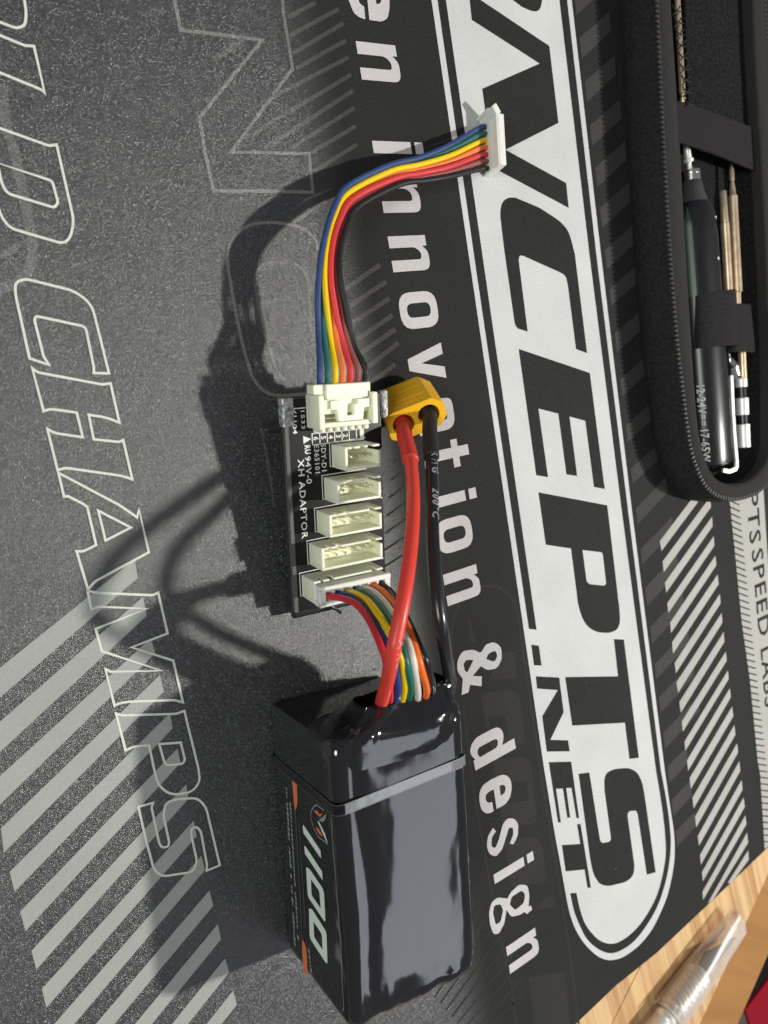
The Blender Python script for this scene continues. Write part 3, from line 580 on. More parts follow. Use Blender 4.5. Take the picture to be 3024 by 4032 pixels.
# silkscreen: outlines of the headers, cell numbers, words
sk = MB()
def sline(pts, wd=.022, closed=False):
    V, F = ribbon(pts, wd, closed); sk.add([FB(v.x,v.y,.004) for v in V], F)
for k,(u0,u1,v0) in hd.items():
    g = .045; sline([(u1,v0+DP+g+.03),(u0-g,v0+DP+g),(u0-g,v0+.02),(u0-.005,v0+.02)])
sline([(-2.0,3.1),(-1.6,3.1)])
c0, c1, r0, r1 = -1.47, -.02, 2.19, 2.46
sline([(c0,r0),(c1,r0),(c1,r1),(c0,r1)], .024, True)
for i in range(1,7):
    u = c0+(c1-c0)*i/7; sline([(u,r0),(u,r1)], .024)
V, F = ribbon([((c0+c1)/2+.62, (r0+r1)/2),(c1,(r0+r1)/2)], r1-r0-.01); sk.add([FB(v.x,v.y,.0035) for v in V], F)
def stext(s, u, px0, size, px1, bold=.02):  # text read down the board (towards -v), tops towards +u, between two frame rows
    v = 1.85-(px0-1812)/156; Lg = (px1-px0)/156
    V, F = text_shape(s, bold, 1.12); k = Lg/max(p.x for p in V)
    sk.add([FB(u+p.y*size, v-p.x*k, .004) for p in V], F)
stext('XH ADAPTOR', -1.885, 1809, .17, 2120, .012)
stext('94V-0', -1.685, 1800, .16, 1907, .015)
stext('RU', -1.68, 1757, .16, 1792, .04)
stext('E365101', -1.43, 1758, .135, 1870, .015)
stext('SDY-D1', -1.24, 1758, .135, 1866, .015)
stext('V1104', -1.97, 1614, .115, 1711, .02)
stext('1533', -1.74, 1620, .10, 1695, .0)
for i, ch in enumerate('65432'): put_text(sk, ch, lambda x, y, i=i: FB(c0+(c1-c0)*(i+.5)/7-.07+y, (r0+r1)/2+.06-x, .006), .14, .02)
sk.add([FB(-1.71,2.43,.004),FB(-1.71,2.24,.004),FB(-1.50,2.335,.004)], [(0,1,2)])
sk.V, sk.F = up(sk.V, sk.F, bwv); sko = sk.build('silkscreen_print', M['silk'], ab); sko['kind'] = 'stuff'
pc = MB()
for p in ((UR-.10,.78),(UR-.06,.60),(UR-.1,-1.05)): pc.add(*lathe(Frame(FB(p[0],p[1],0),bu,bv,bwv), [(.002,.05),(.03,.04),(.05,.012)], 10))
pc.build('solder_joint', M['chrome'], ab, True)
# side-entry socket at the top of the board
sb = MB(); a0, a1 = -1.60, 0.0
sb.add(*rbox(FB, (a0,2.62,.0), (a1,3.42,.14), .02, 1))
sb.add(*rbox(FB, (a0,2.62,.10), (a0+.14,3.42,.70), .025, 2)); sb.add(*rbox(FB, (a1-.14,2.66,.10), (a1,3.42,.70), .025, 2))
sb.add(*rbox(FB, (a0+.141,2.64,.10), (a1-.141,2.76,.60), .02, 1))
for i in range(7):
    u = -1.40+.2*i; sb.add(*rbox(FB, (u-.055,2.52,.02), (u+.055,2.63,.50), .02, 1))
so = sb.build('side_socket', M['cream'], ab); soft(so)
for i in range(7):
    u = -1.37+.205*i
    V, F = lathe(Frame(FB(u,2.52,.0),bu,bv,bwv), [(.001,.075),(.03,.07),(.07,.03)], 12); mk('solder_pad', V, F, M['silk'], ab, True)

# ------------------------------------------------------------------ rainbow lead with its two plugs
rl = thing('ribbon_lead', 'rainbow seven-wire lead curving across the mat from the circuit board to a loose white plug', 'cable', (9,6,0))
pb = MB()
pb.add(*rbox(FB, (a0+.16,2.95,.14), (a1-.16,3.64,.505), .02, 1))
pb.add(*rbox(FB, (a0+.26,3.31,.50), (a1-.20,3.66,.60), .02, 1))
pb.add(*rbox(FB, (a0-.04,3.43,.16), (a1-.08,3.66,.52), .02, 1))
# raised U shaped latch
Uo = [(-1.24,3.27),(-1.24,3.07),(-1.09,3.06),(-1.05,2.78),(-.39,2.78),(-.35,3.06),(-.20,3.07),(-.20,3.27),(-.50,3.27),(-.51,3.17),(-.61,3.16),(-.63,2.90),(-.82,2.90),(-.84,3.16),(-.94,3.17),(-.95,3.27)]
pb.add(*prism(FB, Uo, .49, .64))
pb.add(*rbox(FB, (-1.40,3.08,.49), (-1.25,3.30,.56), .01, 1))
ro = pb.build('plug', M['cream'], rl); recalc(ro); soft(ro)
RC = ['r_blue','r_green','r_yellow','r_orange','r_red','r_brown','r_black']
CN = ['blue','green','yellow','orange','red','brown','black']
A9 = lambda p: [Z(900,0,K,[q])[0] for q in p]; A5 = lambda p: Z(800,700,0.40678,p)
paths = {
 0: A5([(1118,1500),(1110,1150),(1135,800),(1195,500),(1275,270),(1405,75)]) + A9([(1050,1080),(1250,1030),(1450,945),(1605,838)]),
 2: A5([(1240,1600),(1190,1200),(1172,900),(1198,620),(1270,370),(1400,150)]) + A9([(1060,1118),(1250,1075),(1450,1015),(1620,940)]),
 4: A5([(1355,1600),(1285,1300),(1235,950),(1255,640),(1330,390),(1470,190)]) + A9([(1090,1165),(1260,1132),(1450,1088),(1620,1040)]),
 6: A5([(1450,1600),(1380,1250),(1322,950),(1330,680),(1400,450),(1500,280)]) + A9([(1120,1205),(1290,1180),(1450,1152),(1620,1128)]),
}
hts = [1.75,1.75,1.7,1.5,1.2,.95,.74,.58,.48,.42]
paths[1] = [((a[0]*.55+b[0]*.45),(a[1]*.55+b[1]*.45)) for a,b in zip(paths[0],paths[2])]
paths[3] = [((a[0]*.5+b[0]*.5),(a[1]*.5+b[1]*.5)) for a,b in zip(paths[2],paths[4])]
paths[5] = [((a[0]*.5+b[0]*.5),(a[1]*.5+b[1]*.5)) for a,b in zip(paths[4],paths[6])]
py = [412,0,0,0,0,0,686]
# loose plug: stands on its long edge; frame from its seen corners
# it stands on its wire side: l along the row of wires, q its thickness (away to the right), p up towards the mating side
_l = Vector((.085,-.996,0)).normalized(); _q = Vector((.97,.083,-.02)).normalized(); _p = Vector((.03,.22,.97)); _p = (_p-_l*_p.dot(_l)*.0).normalized()
FL = Frame(at(1895,500,.03), _l, _q, _p)
for i in range(7):
    z0 = FB(-1.38+.205*i, 3.66, .36); z1 = FB(-1.38+.205*i, 4.0, .40)
    P = [FB(-1.38+.205*i,3.4,.36), z0, z1]
    for k,(p,h) in enumerate(zip(paths[i], hts)):
        if k == len(hts)-1: P.append(FL(.13+.195*i, -.16, .16)); break
        if k == 0: 
            s = at(p[0],p[1],h); P.append(s); continue
        P.append(at(p[0],p[1],h + (-.13 if i in (1,3,5) else 0)))
    P.append(FL(.13+.195*i, .10, .16))
    V, F = tube(P, 0.075, 10); o = mk('wire', V, F, M[RC[i]], rl, True); o['label'] = CN[i]+' wire'
lp = MB()
lp.add(*rbox(FL, (0,0.03,.0), (1.44,.28,.70), .02, 1))
lp.add(*rbox(FL, (0,-.01,.34), (1.44,.031,.40), .01, 1)); lp.add(*rbox(FL, (.02,-.01,.62), (1.42,.031,.68), .01, 1)); lp.add(*rbox(FL, (0,-.01,0), (.06,.031,.339), .01, 1)); lp.add(*rbox(FL, (1.38,-.01,0), (1.44,.031,.339), .01, 1))
F2 = Frame(FL(.01,.02,0), Vector((-.66,.75,0)), Vector((.75,.66,0)), _p)
lp.add(*rbox(F2, (-.05,-.03,.02), (.24,.17,.69), .02, 1)); lp.add(*rbox(F2, (.20,-.05,.0), (.29,.10,.45), .012, 1))
lo = lp.build('plug', M['plug_white'], rl); soft(lo); lo['label'] = 'loose white plug'
for i in range(8):
    V, F = rbox(FL, (.015+.197*i,-.012,.0), (.05+.197*i,.03,.30), .008, 1); mk('plug_rib', V, F, M['plug_white'], rl)

# ------------------------------------------------------------------ battery pack
e1 = Vector((.0720,-.9974,0)).normalized(); e2 = Vector((-e1.y, e1.x, 0)); e2 = e2 if e2.x > 0 else -e2
B0 = Vector((7.18,-5.86,0)); HB = 3.66; WB = 3.62; LB = 6.75
FBt = Frame(B0, e2, e1, (0,0,1))           # u across, v along away from the wires, w up
bt = thing('battery_pack', 'black shrink-wrapped battery pack marked 1100, lying along the mat with red and black leads', 'battery', B0+Vector((1.8,-3,0)))
def section(n=72):                          # rounded box outline (u, w), starting bottom left, clockwise seen from the wires
    r = [(0,0,.30),(0,HB,.34),(WB,HB,.30),(WB,0,.30)]
    P = fillet(r, 8); out = []
    # resample evenly
    Q = [Vector(p) for p in P]+[Vector(P[0])]; Ls = [0]
    for a,b in zip(Q,Q[1:]): Ls.append(Ls[-1]+(b-a).length)
    for k in range(n):
        d = Ls[-1]*k/n
        for i in range(len(Q)-1):
            if Ls[i+1] >= d: t = (d-Ls[i])/max(1e-9,(Ls[i+1]-Ls[i])); out.append(Q[i].lerp(Q[i+1],t)); break
    return out
sec = section(96); stn = [-.02,.03,.12,.3,.6,1.0]+[1.0+.35*k for k in range(1,14)]+[5.8,6.1,6.35,6.5,6.62,6.7,6.76]
V = []; F = []; n = len(sec)
for v_ in stn:
    for p in sec:
        cu_, cw_ = WB/2, HB/2; k = 1.0
        q = Vector((p.x,p.y))
        endf = 0.0
        if v_ < .12: k = 1-.035*(1-max(0,v_)/.12)
        if v_ > 6.5: endf = (v_-6.5)/.26; k = 1-.12*endf**2
        q = Vector((cu_+(p.x-cu_)*k, cw_+(p.y-cw_)*k))
        nz = noise.noise(Vector((p.x*1.1, p.y*1.1, v_*.5))) ; n2 = noise.noise(Vector((p.x*3+5, p.y*3, v_*1.3)))
        amp = .020 + (.10 if v_ > 6.2 else 0) + (.05 if v_ < .5 else 0)
        left = p.x < .05
        if left: amp *= .2
        elif .05 < p.x < WB-.05 and p.y > HB-.3: q.y += .05*math.sin(math.pi*min(1,max(0,v_/6.7)))*math.sin(math.pi*p.x/WB) - .02
        d = Vector((q.x-cu_, q.y-cw_)).normalized()
        q += d*(nz*amp + n2*amp*.35)
        # long soft ridges next to the upper left edge
        if p.y > HB-.15 and p.x < .8: q.y += .045*math.sin(p.x*7.5+.7*math.sin(v_*1.2)+.4)*(1-p.x/.8)*(p.x/.8)*4*.6
        if v_ > 6.2 and p.y > HB*.6: v2 = v_ + .14*noise.noise(Vector((p.x*2.2,3.1,0)))*(1 if v_>6.5 else .5)
        else: v2 = v_
        V.append(FBt(q.x, v2, max(.004,q.y)))
for i in range(len(stn)-1):
    for k in range(n): F.append((i*n+k, i*n+(k+1)%n, (i+1)*n+(k+1)%n, (i+1)*n+k))
F.append(tuple(range(n-1,-1,-1))); F.append(tuple((len(stn)-1)*n+k for k in range(n)))
wb = mk('wrapped_body', V, F, M['wrap'], bt); recalc(wb); soft(wb, 50)
# collar of shrink wrap round the leads
def ring(s, uc, zc, hw, hz, am, m=84):
    out = []
    for k in range(m):
        a = 2*math.pi*k/m; c, s_ = math.cos(a), math.sin(a)
        x = hw*math.copysign(abs(c)**.42, c); y = hz*math.copysign(abs(s_)**.42, s_)
        q = noise.noise(Vector((x*1.8, y*1.6, s*2.0)))*am
        fold = (1-abs(noise.noise(Vector((x*2.6+s*1.5, y*2.2, 7.0))))*2.6)        # sharp creases that run towards the leads
        fold = max(0, fold)**3*am*.9
        out.append(FBt(uc+x*(1+q*.12), s + q*.5 + (-.20*max(0,x/hw)*(1 if s<-.2 else 0)), zc+y+(q*.6+fold*.8)*(1 if y > 0 else .5)))
    return out
rs = [ring(.80,1.81,2.75,1.80,.895,.0), ring(.60,1.81,2.75,1.825,.925,.02), ring(.35,1.81,2.75,1.84,.945,.06), ring(.15,1.81,2.75,1.84,.95,.09), ring(.0,1.84,2.77,1.80,.93,.11), ring(-.10,1.89,2.80,1.71,.86,.13), ring(-.20,2.0,2.82,1.56,.76,.15), ring(-.30,2.10,2.84,1.43,.67,.16), ring(-.40,2.19,2.86,1.32,.59,.16), ring(-.48,2.25,2.87,1.25,.54,.13), ring(-.54,2.28,2.88,1.21,.52,.10)]
ins = [ring(-.545,2.28,2.88,1.18,.49,.10), ring(-.3,2.1,2.84,1.30,.50,.1), ring(.3,2.0,2.85,1.4,.5,.0)]
V = [p for r in rs+ins for p in r]; F = []; m_ = 84; R_ = len(rs+ins)
for i in range(R_-1):
    for k in range(m_): F.append((i*m_+k, i*m_+(k+1)%m_, (i+1)*m_+(k+1)%m_, (i+1)*m_+k))
F.append(tuple((R_-1)*m_+k for k in range(m_)))
co = mk('wrap_collar', V, F, M['wrap'], bt); recalc(co); soft(co, 60)
# label on the left side: shapes drawn on that vertical face
nL = -e2
def lab(name, loops, m, off=.012, label=None):
    o_ = B0 + nL*off
    V, F = poly3([[atp(p[0],p[1],o_,nL) for p in l] for l in loops]); V, F = up(V, F, nL)
    o = mk(name, V, F, m, bt)
    if label: o['label'] = label
    return o
def labline(name, pts, wd, m, off=.012, closed=False, mb=None):
    o_ = B0 + nL*off; P = []
    for p in pts:
        q = atp(p[0],p[1],o_,nL)-o_; P.append((q.dot(e1), q.z))
    V, F = ribbon(P, wd, closed); V = [o_+e1*v.x+Vector((0,0,v.y)) for v in V]; V, F = up(V, F, nL)
    return mk(name, V, F, m, bt)
KL = 0.24111; LA = lambda pts: Z(1050,3000,KL,pts)
lab('label_digit', [LA([(588,1035),(605,1035),(880,1450),(888,1580),(600,1160)])], M['label_white'])
lab('label_digit', [LA([(613,1375),(632,1375),(905,1790),(915,1935),(625,1500)])], M['label_white'])
lab('label_digit', [fillet(LA([(643,1722),(690,1735,6),(915,2065,10),(935,2130,8),(960,2600),(940,2600),(690,2225,6),(670,2170,8)])), fillet(LA([(722,1915),(850,2095,4),(862,2130,4),(882,2392),(740,2185,4),(733,2150,4)]))], M['label_white'])
lab('label_digit', [fillet(LA([(690,2394),(738,2400,6),(965,2762,8),(978,2815,8),(993,3285),(965,3280),(722,2905,6),(703,2850,6)])), fillet(LA([(765,2605),(892,2800,4),(903,2840,4),(912,3070),(790,2880,4),(775,2850,4)]))], M['label_white'])
lab('label_stripe', [LA([(400,185),(490,262),(497,420),(505,660),(488,745),(463,800),(448,700),(425,400)])], M['label_orange'])
labline('label_stripe', LA([(468,780),(500,1400),(545,2150),(575,2850),(590,2920)]), .035, M['label_dark'])
lab('label_stripe', [LA([(578,2910),(600,2915),(640,3020),(660,3180),(670,3475),(618,3462),(600,3370),(582,3130)])], M['label_orange'])
labline('label_border', LA([(1060,920),(1068,1200),(1105,1600),(1140,2100),(1180,2600),(1215,3080),(1232,3580),(1258,4020),(1240,4080)]), .022, M['label_grey'])
labline('label_border', LA([(530,1000),(560,1500),(600,2100),(630,2700)]), .03, M['label_dark'])
tl = MB(); random.seed(3)
def smallprint(p0, p1, wd, cnt):
    o_ = B0+nL*.012
    a = atp(*LA([p0])[0], o_, nL)-o_; b = atp(*LA([p1])[0], o_, nL)-o_; a = Vector((a.dot(e1),a.z)); b = Vector((b.dot(e1),b.z))
    d = (b-a).normalized(); nn = Vector((-d.y,d.x)); Lg = (b-a).length; x = 0
    while x < Lg:
        w_ = random.uniform(.05,.13); 
        if random.random() < .84:
            hgt = wd*random.uniform(.55,1)
            q = [a+d*x+nn*(-hgt/2), a+d*(x+w_)+nn*(-hgt/2), a+d*(x+w_)+nn*(hgt/2), a+d*(x+.02)+nn*(hgt/2)]
            tl.add([o_+e1*v.x+Vector((0,0,v.y)) for v in q], [(0,1,2,3)])
        x += w_+.028
smallprint((322,415),(462,3000),.13,40); smallprint((385,655),(515,2890),.12,40); smallprint((685,3045),(735,3490),.12,10)
tl.V, tl.F = up(tl.V, tl.F, nL); tlo = tl.build('label_small_print', M['label_grey'], bt); tlo['kind'] = 'stuff'
labline('label_emblem', [tuple(p) for p in catmull([Vector(p) for p in LA([(935,790),(860,735),(800,708),(745,775),(718,870),(745,1000),(790,1120),(850,1225),(920,1280),(1000,1345)])], 4)], .03, M['label_grey'])
lab('label_emblem', [LA([(825,960),(860,985),(950,1170),(1000,1340),(960,1270),(880,1080)])], M['label_white'])
lab('label_emblem', [LA([(778,790),(830,800),(860,850),(915,842),(868,900),(840,870),(790,830)])], M['label_orange'])
lab('label_emblem', [LA([(805,1060),(850,1090),(920,1215),(870,1195),(820,1120)])], M['label_orange'])
lab('label_emblem', [LA([(845,955),(975,850),(962,930),(915,985)])], M['label_grey'])
# clear tape round the pack
def tp(v, side, x):                        # a point on the tape: along v, on top (side 1) or left face (side 0)
    return FBt(x, v, HB+.045) if side else FBt(-.022, v, x)
tv0, tv1 = 1.33, 1.62
def tape_v(u): return 1.33 - .20*(u/WB)    # it runs slightly askew over the top
P0 = [FBt(-.022,tv0,.05), FBt(-.022,tv0,1.2), FBt(-.022,tv0,2.4), FBt(-.022,tv0,HB-.28), FBt(.02,tv0-.0,HB-.06), FBt(.2,tape_v(.2),HB+.022)] + [FBt(u, tape_v(u), HB+.024) for u in (.6,1.2,1.8,2.4,3.0,3.4)] + [FBt(WB-.04,tape_v(WB),HB-.05), FBt(WB+.03,tape_v(WB),HB-.4), FBt(WB+.03,tape_v(WB),.1)]
TW = .235
def strip(P, m, name):
    V = P + [p+e1*TW for p in P]; k = len(P); return mk(name, V, [(i,i+1,k+i+1,k+i) for i in range(k-1)], m, bt, True)
strip(P0[:6], M['tape_side'], 'tape_strip'); strip(P0[5:], M['tape'], 'tape_strip')
for dv in (0,TW):
    V, F = tube([p+e1*dv for p in P0[:6]], .007, 6, seg=2); mk('tape_edge', V, F, M['label_dark'], bt, True)
    V, F = tube([p+e1*dv for p in P0[5:-2]], .010, 6, seg=2); mk('tape_edge', V, F, M['label_grey'], bt, True)
# balance leads: plug pressed into the lowest header
pu0, pu1 = -1.98+.03, .03
pp = MB(); pv = hd[6][2]
pp.add(*rbox(FB, (pu0+.02,pv+.09,.40), (pu1-.02,pv+.48,.92), .02, 1))
pp.add(*rbox(FB, (pu0-.02,pv-.02,.72), (pu1+.03,pv+.12,1.0), .02, 1))
pp.add(*rbox(FB, (pu0+.10,pv+.36,.90), (pu1+.03,pv+.50,1.02), .02, 1))
pp.add(*rbox(FB, (pu0-.02,pv-.015,.90), (pu0+.17,pv+.40,1.0), .02, 1)); pp.add(*rbox(FB, (pu1-.16,pv-.015,.90), (pu1+.03,pv+.40,1.0), .02, 1))
plo = pp.build('balance_plug', M['plug_white'], bt); soft(plo)
for i in range(8):
    u = pu0+.12+.25*i
    V, F = rbox(FB, (u-.035,pv+.13,.90), (u+.035,pv+.37,1.01), .01, 1); mk('plug_rib', V, F, M['plug_white'], bt)
A2 = lambda p: Z(900,2000,K,p)
bp = [ [(740,590),(830,625),(905,715),(960,820),(1005,930),(1040,1050),(1058,1200),(1045,1340)],
       [(800,580),(880,640),(945,730),(1000,830),(1050,930),(1090,1060),(1105,1200),(1075,1345)],
       [(830,560),(905,605),(965,680),(1030,775),(1080,880),(1130,1020),(1148,1190),(1105,1345)],
       [(880,550),(955,615),(1020,700),(1085,810),(1130,910),(1170,1050),(1190,1190),(1150,1330)],
       [(940,545),(1010,610),(1070,690),(1130,790),(1180,900),(1215,1040),(1237,1200),(1222,1320)],
       [(1000,540),(1060,605),(1115,680),(1170,775),(1220,910),(1262,1060),(1295,1200),(1262,1285)],
       [(1060,550),(1100,610),(1150,690),(1195,780),(1250,910),(1298,1030),(1332,1160),(1320,1270)] ]
BW = ['w_red','w_blue','w_yellow','w_green','w_white','w_orange','w_black']; BNm = ['red','blue','yellow','green','white','orange','black']
bh = [2.20,2.75,3.35,3.90,4.25,4.35,3.75,2.72]
for i in range(7):
    st_ = FB(pu0+.245+.25*i, pv+.26, .62); s2 = FB(pu0+.245+.25*i, pv+.24, .98)
    P = [st_, s2] + [at(*A2([q])[0], h - (.06*(3-i)/3 if False else 0)) for q,h in zip(bp[i],bh)]
    e = P[-1]; P.append(e + e1*.5 + Vector((0,0,-.3)))
    V, F = tube(P, .083, 10); o = mk('balance_wire', V, F, M[BW[i]], bt, True); o['label'] = 'thin '+BNm[i]+' wire'
# power connector standing on its mating end
xw = (RW @ Vector((.93,.37,0))).normalized(); xa = (RW @ Vector((.217,-.558,.80))).normalized(); xt = xw.cross(xa).normalized()
if xt.y > 0: xt = -xt
FX = Frame((10.94,1.56,1.27), xw, xt, xa)
prof = [(-.80,-.36,.02),(-.58,-.45,.03),(.56,-.45,.03),(.83,-.20,.04),(.83,.20,.04),(.58,.45,.04),(-.58,.45,.04),(-.80,.30,.04)]
hole = lambda cx: [(cx+.30*math.cos(2*math.pi*k/24), .30*math.sin(2*math.pi*k/24)) for k in range(24)]
xm = MB(); pf = fillet(prof, 3)
xm.add(*prism(FX, pf, -.52, 0.0, [hole(-.36), hole(.36)]))
pf2 = fillet([(-.78,-.34,.05),(-.56,-.42,.05),(.52,-.42,.05),(.77,-.20,.05),(.77,.20,.05),(.52,.40,.05),(-.76,.38,.05)], 3)
xm.add(*prism(FX, pf, -1.30, -.522))
xm.add(*prism(FX, pf2, -1.46, -1.30))
xo = xm.build('power_connector', M['yellow'], bt); recalc(xo); soft(xo, 30); xo['label'] = 'amber two-pole power connector'
# grooves on the wide face
mk('connector_ridge', *rbox(FX, (-.52,-.470,-.50), (.50,-.449,-.44), .006, 1), M['yellow'], bt)
for q_ in range(6): mk('connector_ridge', *rbox(FX, (-.36+.13*q_,-.466,-.34), (-.29+.13*q_,-.449,-.20), .006, 1), M['yellow'], bt)
for a,b_ in ((-1.30,-1.22),(-.98,-.90)): mk('connector_ridge', *rbox(FX, (-.5,-.462,a), (.45,-.448,b_), .004, 1), M['yellow'], bt)
def lead(pts, r, name, m, label, n=16):
    V, F = tube(pts, r, n, seg=8); o = mk(name, V, F, m, bt, True); o['label'] = label; return o
rp = [FX(-.36,0,-.45), FX(-.36,0,-.1), FX(-.37,.03,.14)] + [at(x,y,h) for x,y,h in ((1598,1735,1.95),(1612,1785,2.4),(1622,1860,2.95),(1627,1960,3.55),(1624,2080,4.1),(1610,2220,4.6),(1590,2350,4.9),(1567,2470,5.0),(1545,2580,4.9),(1526,2680,4.2),(1508,2745,3.55),(1500,2780,2.98),(1496,2812,2.65))]
rp.append(rp[-1]+e1*.4+Vector((0,0,-.25)))
lead(rp, .160, 'red_lead', M['red'], 'thick red lead')
lead(rp[:2]+[FX(-.36,.02,.05), at(1592,1712,1.75), at(1606,1765,2.22), at(1617,1815,2.62)], .205, 'red_sleeve', M['red_sleeve'], 'red heat-shrink sleeve')
kp = [FX(.36,0,-.45), FX(.36,0,-.1), FX(.36,.03,.10)] + [at(x,y,h) for x,y,h in ((1692,1690,1.9),(1697,1770,2.45),(1701,1880,3.0),(1702,2000,3.55),(1704,2120,4.0),(1712,2250,4.45),(1724,2380,4.7),(1740,2490,4.7),(1757,2590,4.2),(1768,2650,3.6),(1774,2700,2.85))]
kp.append(kp[-1]+e1*.5+Vector((0,0,-.3)))
lead(kp, .155, 'black_lead', M['black_sil'], 'thick black lead')
lead(kp[:3]+[at(1692,1690,1.9), at(1697,1770,2.45), at(1699,1800,2.62)], .20, 'black_sleeve', M['black_sleeve'], 'black heat-shrink sleeve')
# printed words along the leads: laid on the side of the cable that faces up
def cable_text(s, path, r, t0, size, m, side, space=1.15):
    P = catmull(path, 10); V, F = text_shape(s, .02, space); acc = [0]
    for a,b in zip(P,P[1:]): acc.append(acc[-1]+(b-a).length)
    out = []
    for v in V:
        d = t0 + v.x*size; i = 0
        while i < len(acc)-2 and acc[i+1] < d: i += 1
        f = (d-acc[i])/max(1e-6,acc[i+1]-acc[i]); p = P[i].lerp(P[i+1], f); T = (P[i+1]-P[i]).normalized()
        view = (CAM-p).normalized(); ref = Vector(side)
        ref = (ref - T*ref.dot(T)).normalized(); cr = T.cross(ref).normalized()
        a = (v.y-.5)*size/r; out.append(p + (ref*math.cos(a) - cr*math.sin(a))*(r+.004)*1.0)
    return mk('lead_print', out, F, m, bt)
M['print_grey'] = mat('lead_print_grey', (0.36,0.38,0.42), .6)
M['print_pink'] = mat('lead_print_pink', (0.85,0.42,0.38), .6)
cable_text('3AWG    200°C', kp, .155, 2.0, .20, M['print_grey'], (-.1,-.1,1), 1.3)
cable_text('AWG', rp, .160, 7.4, .18, M['print_pink'], (.55,.1,1), 1.3)

# ------------------------------------------------------------------ zip case with tools
HZ = 1.45
cs = thing('zip_case', 'open black fabric zip case with soft binding holding soldering tools', 'tool case', (25,8,0))
rimpx = [(2575,-260),(2587,0),(2611,500),(2640,1000),(2668,1350),(2690,1540),(2704,1660),(2722,1770),(2748,1852),(2780,1912),(2825,1948),(2880,1962),(2940,1952),(3000,1920),(3060,1850),(3078,1720),(3075,1400),(3062,1000),(3046,600),(3025,300),(3008,0),(2985,-260)]
inpx = [(2628,-260),(2640,0),(2672,500),(2700,1000),(2722,1350),(2733,1520),(2743,1640),(2757,1740),(2776,1812),(2803,1868),(2840,1898),(2885,1905),(2935,1895),(2980,1862),(3018,1800),(3028,1700),(3026,1400),(3010,1000),(2990,600),(2972,300),(2957,0),(2940,-260)]
rim = [at(*p,HZ) for p in rimpx]; inn = [at(*p,HZ) for p in inpx]
rim = catmull(rim, 5); inn = catmull(inn, 5); cen = Vector((25.5,8,0))
def off(P, d):
    out = []
    for i,p in enumerate(P):
        T = (P[min(i+1,len(P)-1)]-P[max(i-1,0)]); T.z = 0; T.normalize(); nn = Vector((T.y,-T.x,0))
        out.append(p - nn*d if False else p + nn*d)
    return out
sgn = 1 if (off(rim,1)[10]-cen).length > (rim[10]-cen).length else -1
rows = [[Vector((p.x,p.y,.003)) for p in off(rim, sgn*.02)], [Vector((p.x,p.y,.25)) for p in off(rim, sgn*.16)], [Vector((p.x,p.y,.8)) for p in off(rim, sgn*.15)], [Vector((p.x,p.y,1.2)) for p in off(rim, sgn*.06)], [Vector((p.x,p.y,HZ-.02)) for p in rim]]
V = [p for r in rows for p in r]; m_ = len(rim); F = []
for i in range(len(rows)-1):
    for k in range(m_-1): F.append((i*m_+k, i*m_+k+1, (i+1)*m_+k+1, (i+1)*m_+k))
mk('case_wall', V, F, M['fabric'], cs, True)
nr = len(rim)
rowb = [rim, [ (a*.8+b*.2)+Vector((0,0,.07)) for a,b in zip(rim,inn)], [(a*.5+b*.5)+Vector((0,0,.10)) for a,b in zip(rim,inn)], [(a*.15+b*.85)+Vector((0,0,.06)) for a,b in zip(rim,inn)], inn, [Vector((p.x,p.y,HZ-.35)) for p in inn]]
V = [p for r in rowb for p in r]; F = []
for i in range(len(rowb)-1):
    for k in range(nr-1): F.append((i*nr+k, i*nr+k+1, (i+1)*nr+k+1, (i+1)*nr+k))
mk('binding', V, F, M['binding'], cs, True)
FZ = .45
rl_ = [[Vector((p.x,p.y,HZ-.33)) for p in off(inn, sgn*.01)], [Vector((p.x,p.y,FZ+.12)) for p in off(inn, sgn*.03)], [Vector((p.x,p.y,FZ)) for p in off(inn,-sgn*.1)]]
V = [p for r in rl_ for p in r]; F = []
for i in range(2):
    for k in range(nr-1): F.append((i*nr+k, i*nr+k+1, (i+1)*nr+k+1, (i+1)*nr+k))
mk('inner_wall', V, F, M['lining'], cs, True)
fp = [Vector((p.x,p.y,FZ)) for p in off(inn, sgn*.02)]
V, F = poly3([fp]); mk('case_floor', *up(V,F), M['lining'], cs)
# zip teeth along the outer edge of the binding
zp = [Vector((p.x,p.y,HZ+.005)) for p in off(rim, sgn*.03)]
acc = 0; zt = []; last = zp[0]
for p in zp[1:]:
    d = (p-last).length; 
    while acc + .001 < d:
        t = acc/d; q = last.lerp(p,t); zt.append((q,(p-last).normalized())); acc += .155
    acc -= d; last = p
vis = [z_ for z_ in zt if z_[0].x < 31 and z_[0].y < 20][:299]
zme = None
for q,T in vis:
    nn = Vector((T.y,-T.x,0)); fr_ = Frame(q, T, nn, (0,0,1))
    if zme is None:
        V, F = rbox(Frame((0,0,0),(1,0,0),(0,1,0),(0,0,1)), (-.045,-.075,-.05), (.045,.075,.035), .015, 1)
        zme = bpy.data.meshes.new('zip_tooth'); zme.from_pydata([Vector(v)*S for v in V], [], F); zme.materials.append(M['zip'])
    o = bpy.data.objects.new('zip_tooth', zme); C.objects.link(o); o.parent = cs
    o.location = (q-ORG[cs])*S; o.rotation_euler = (0,0,math.atan2(T.y,T.x))
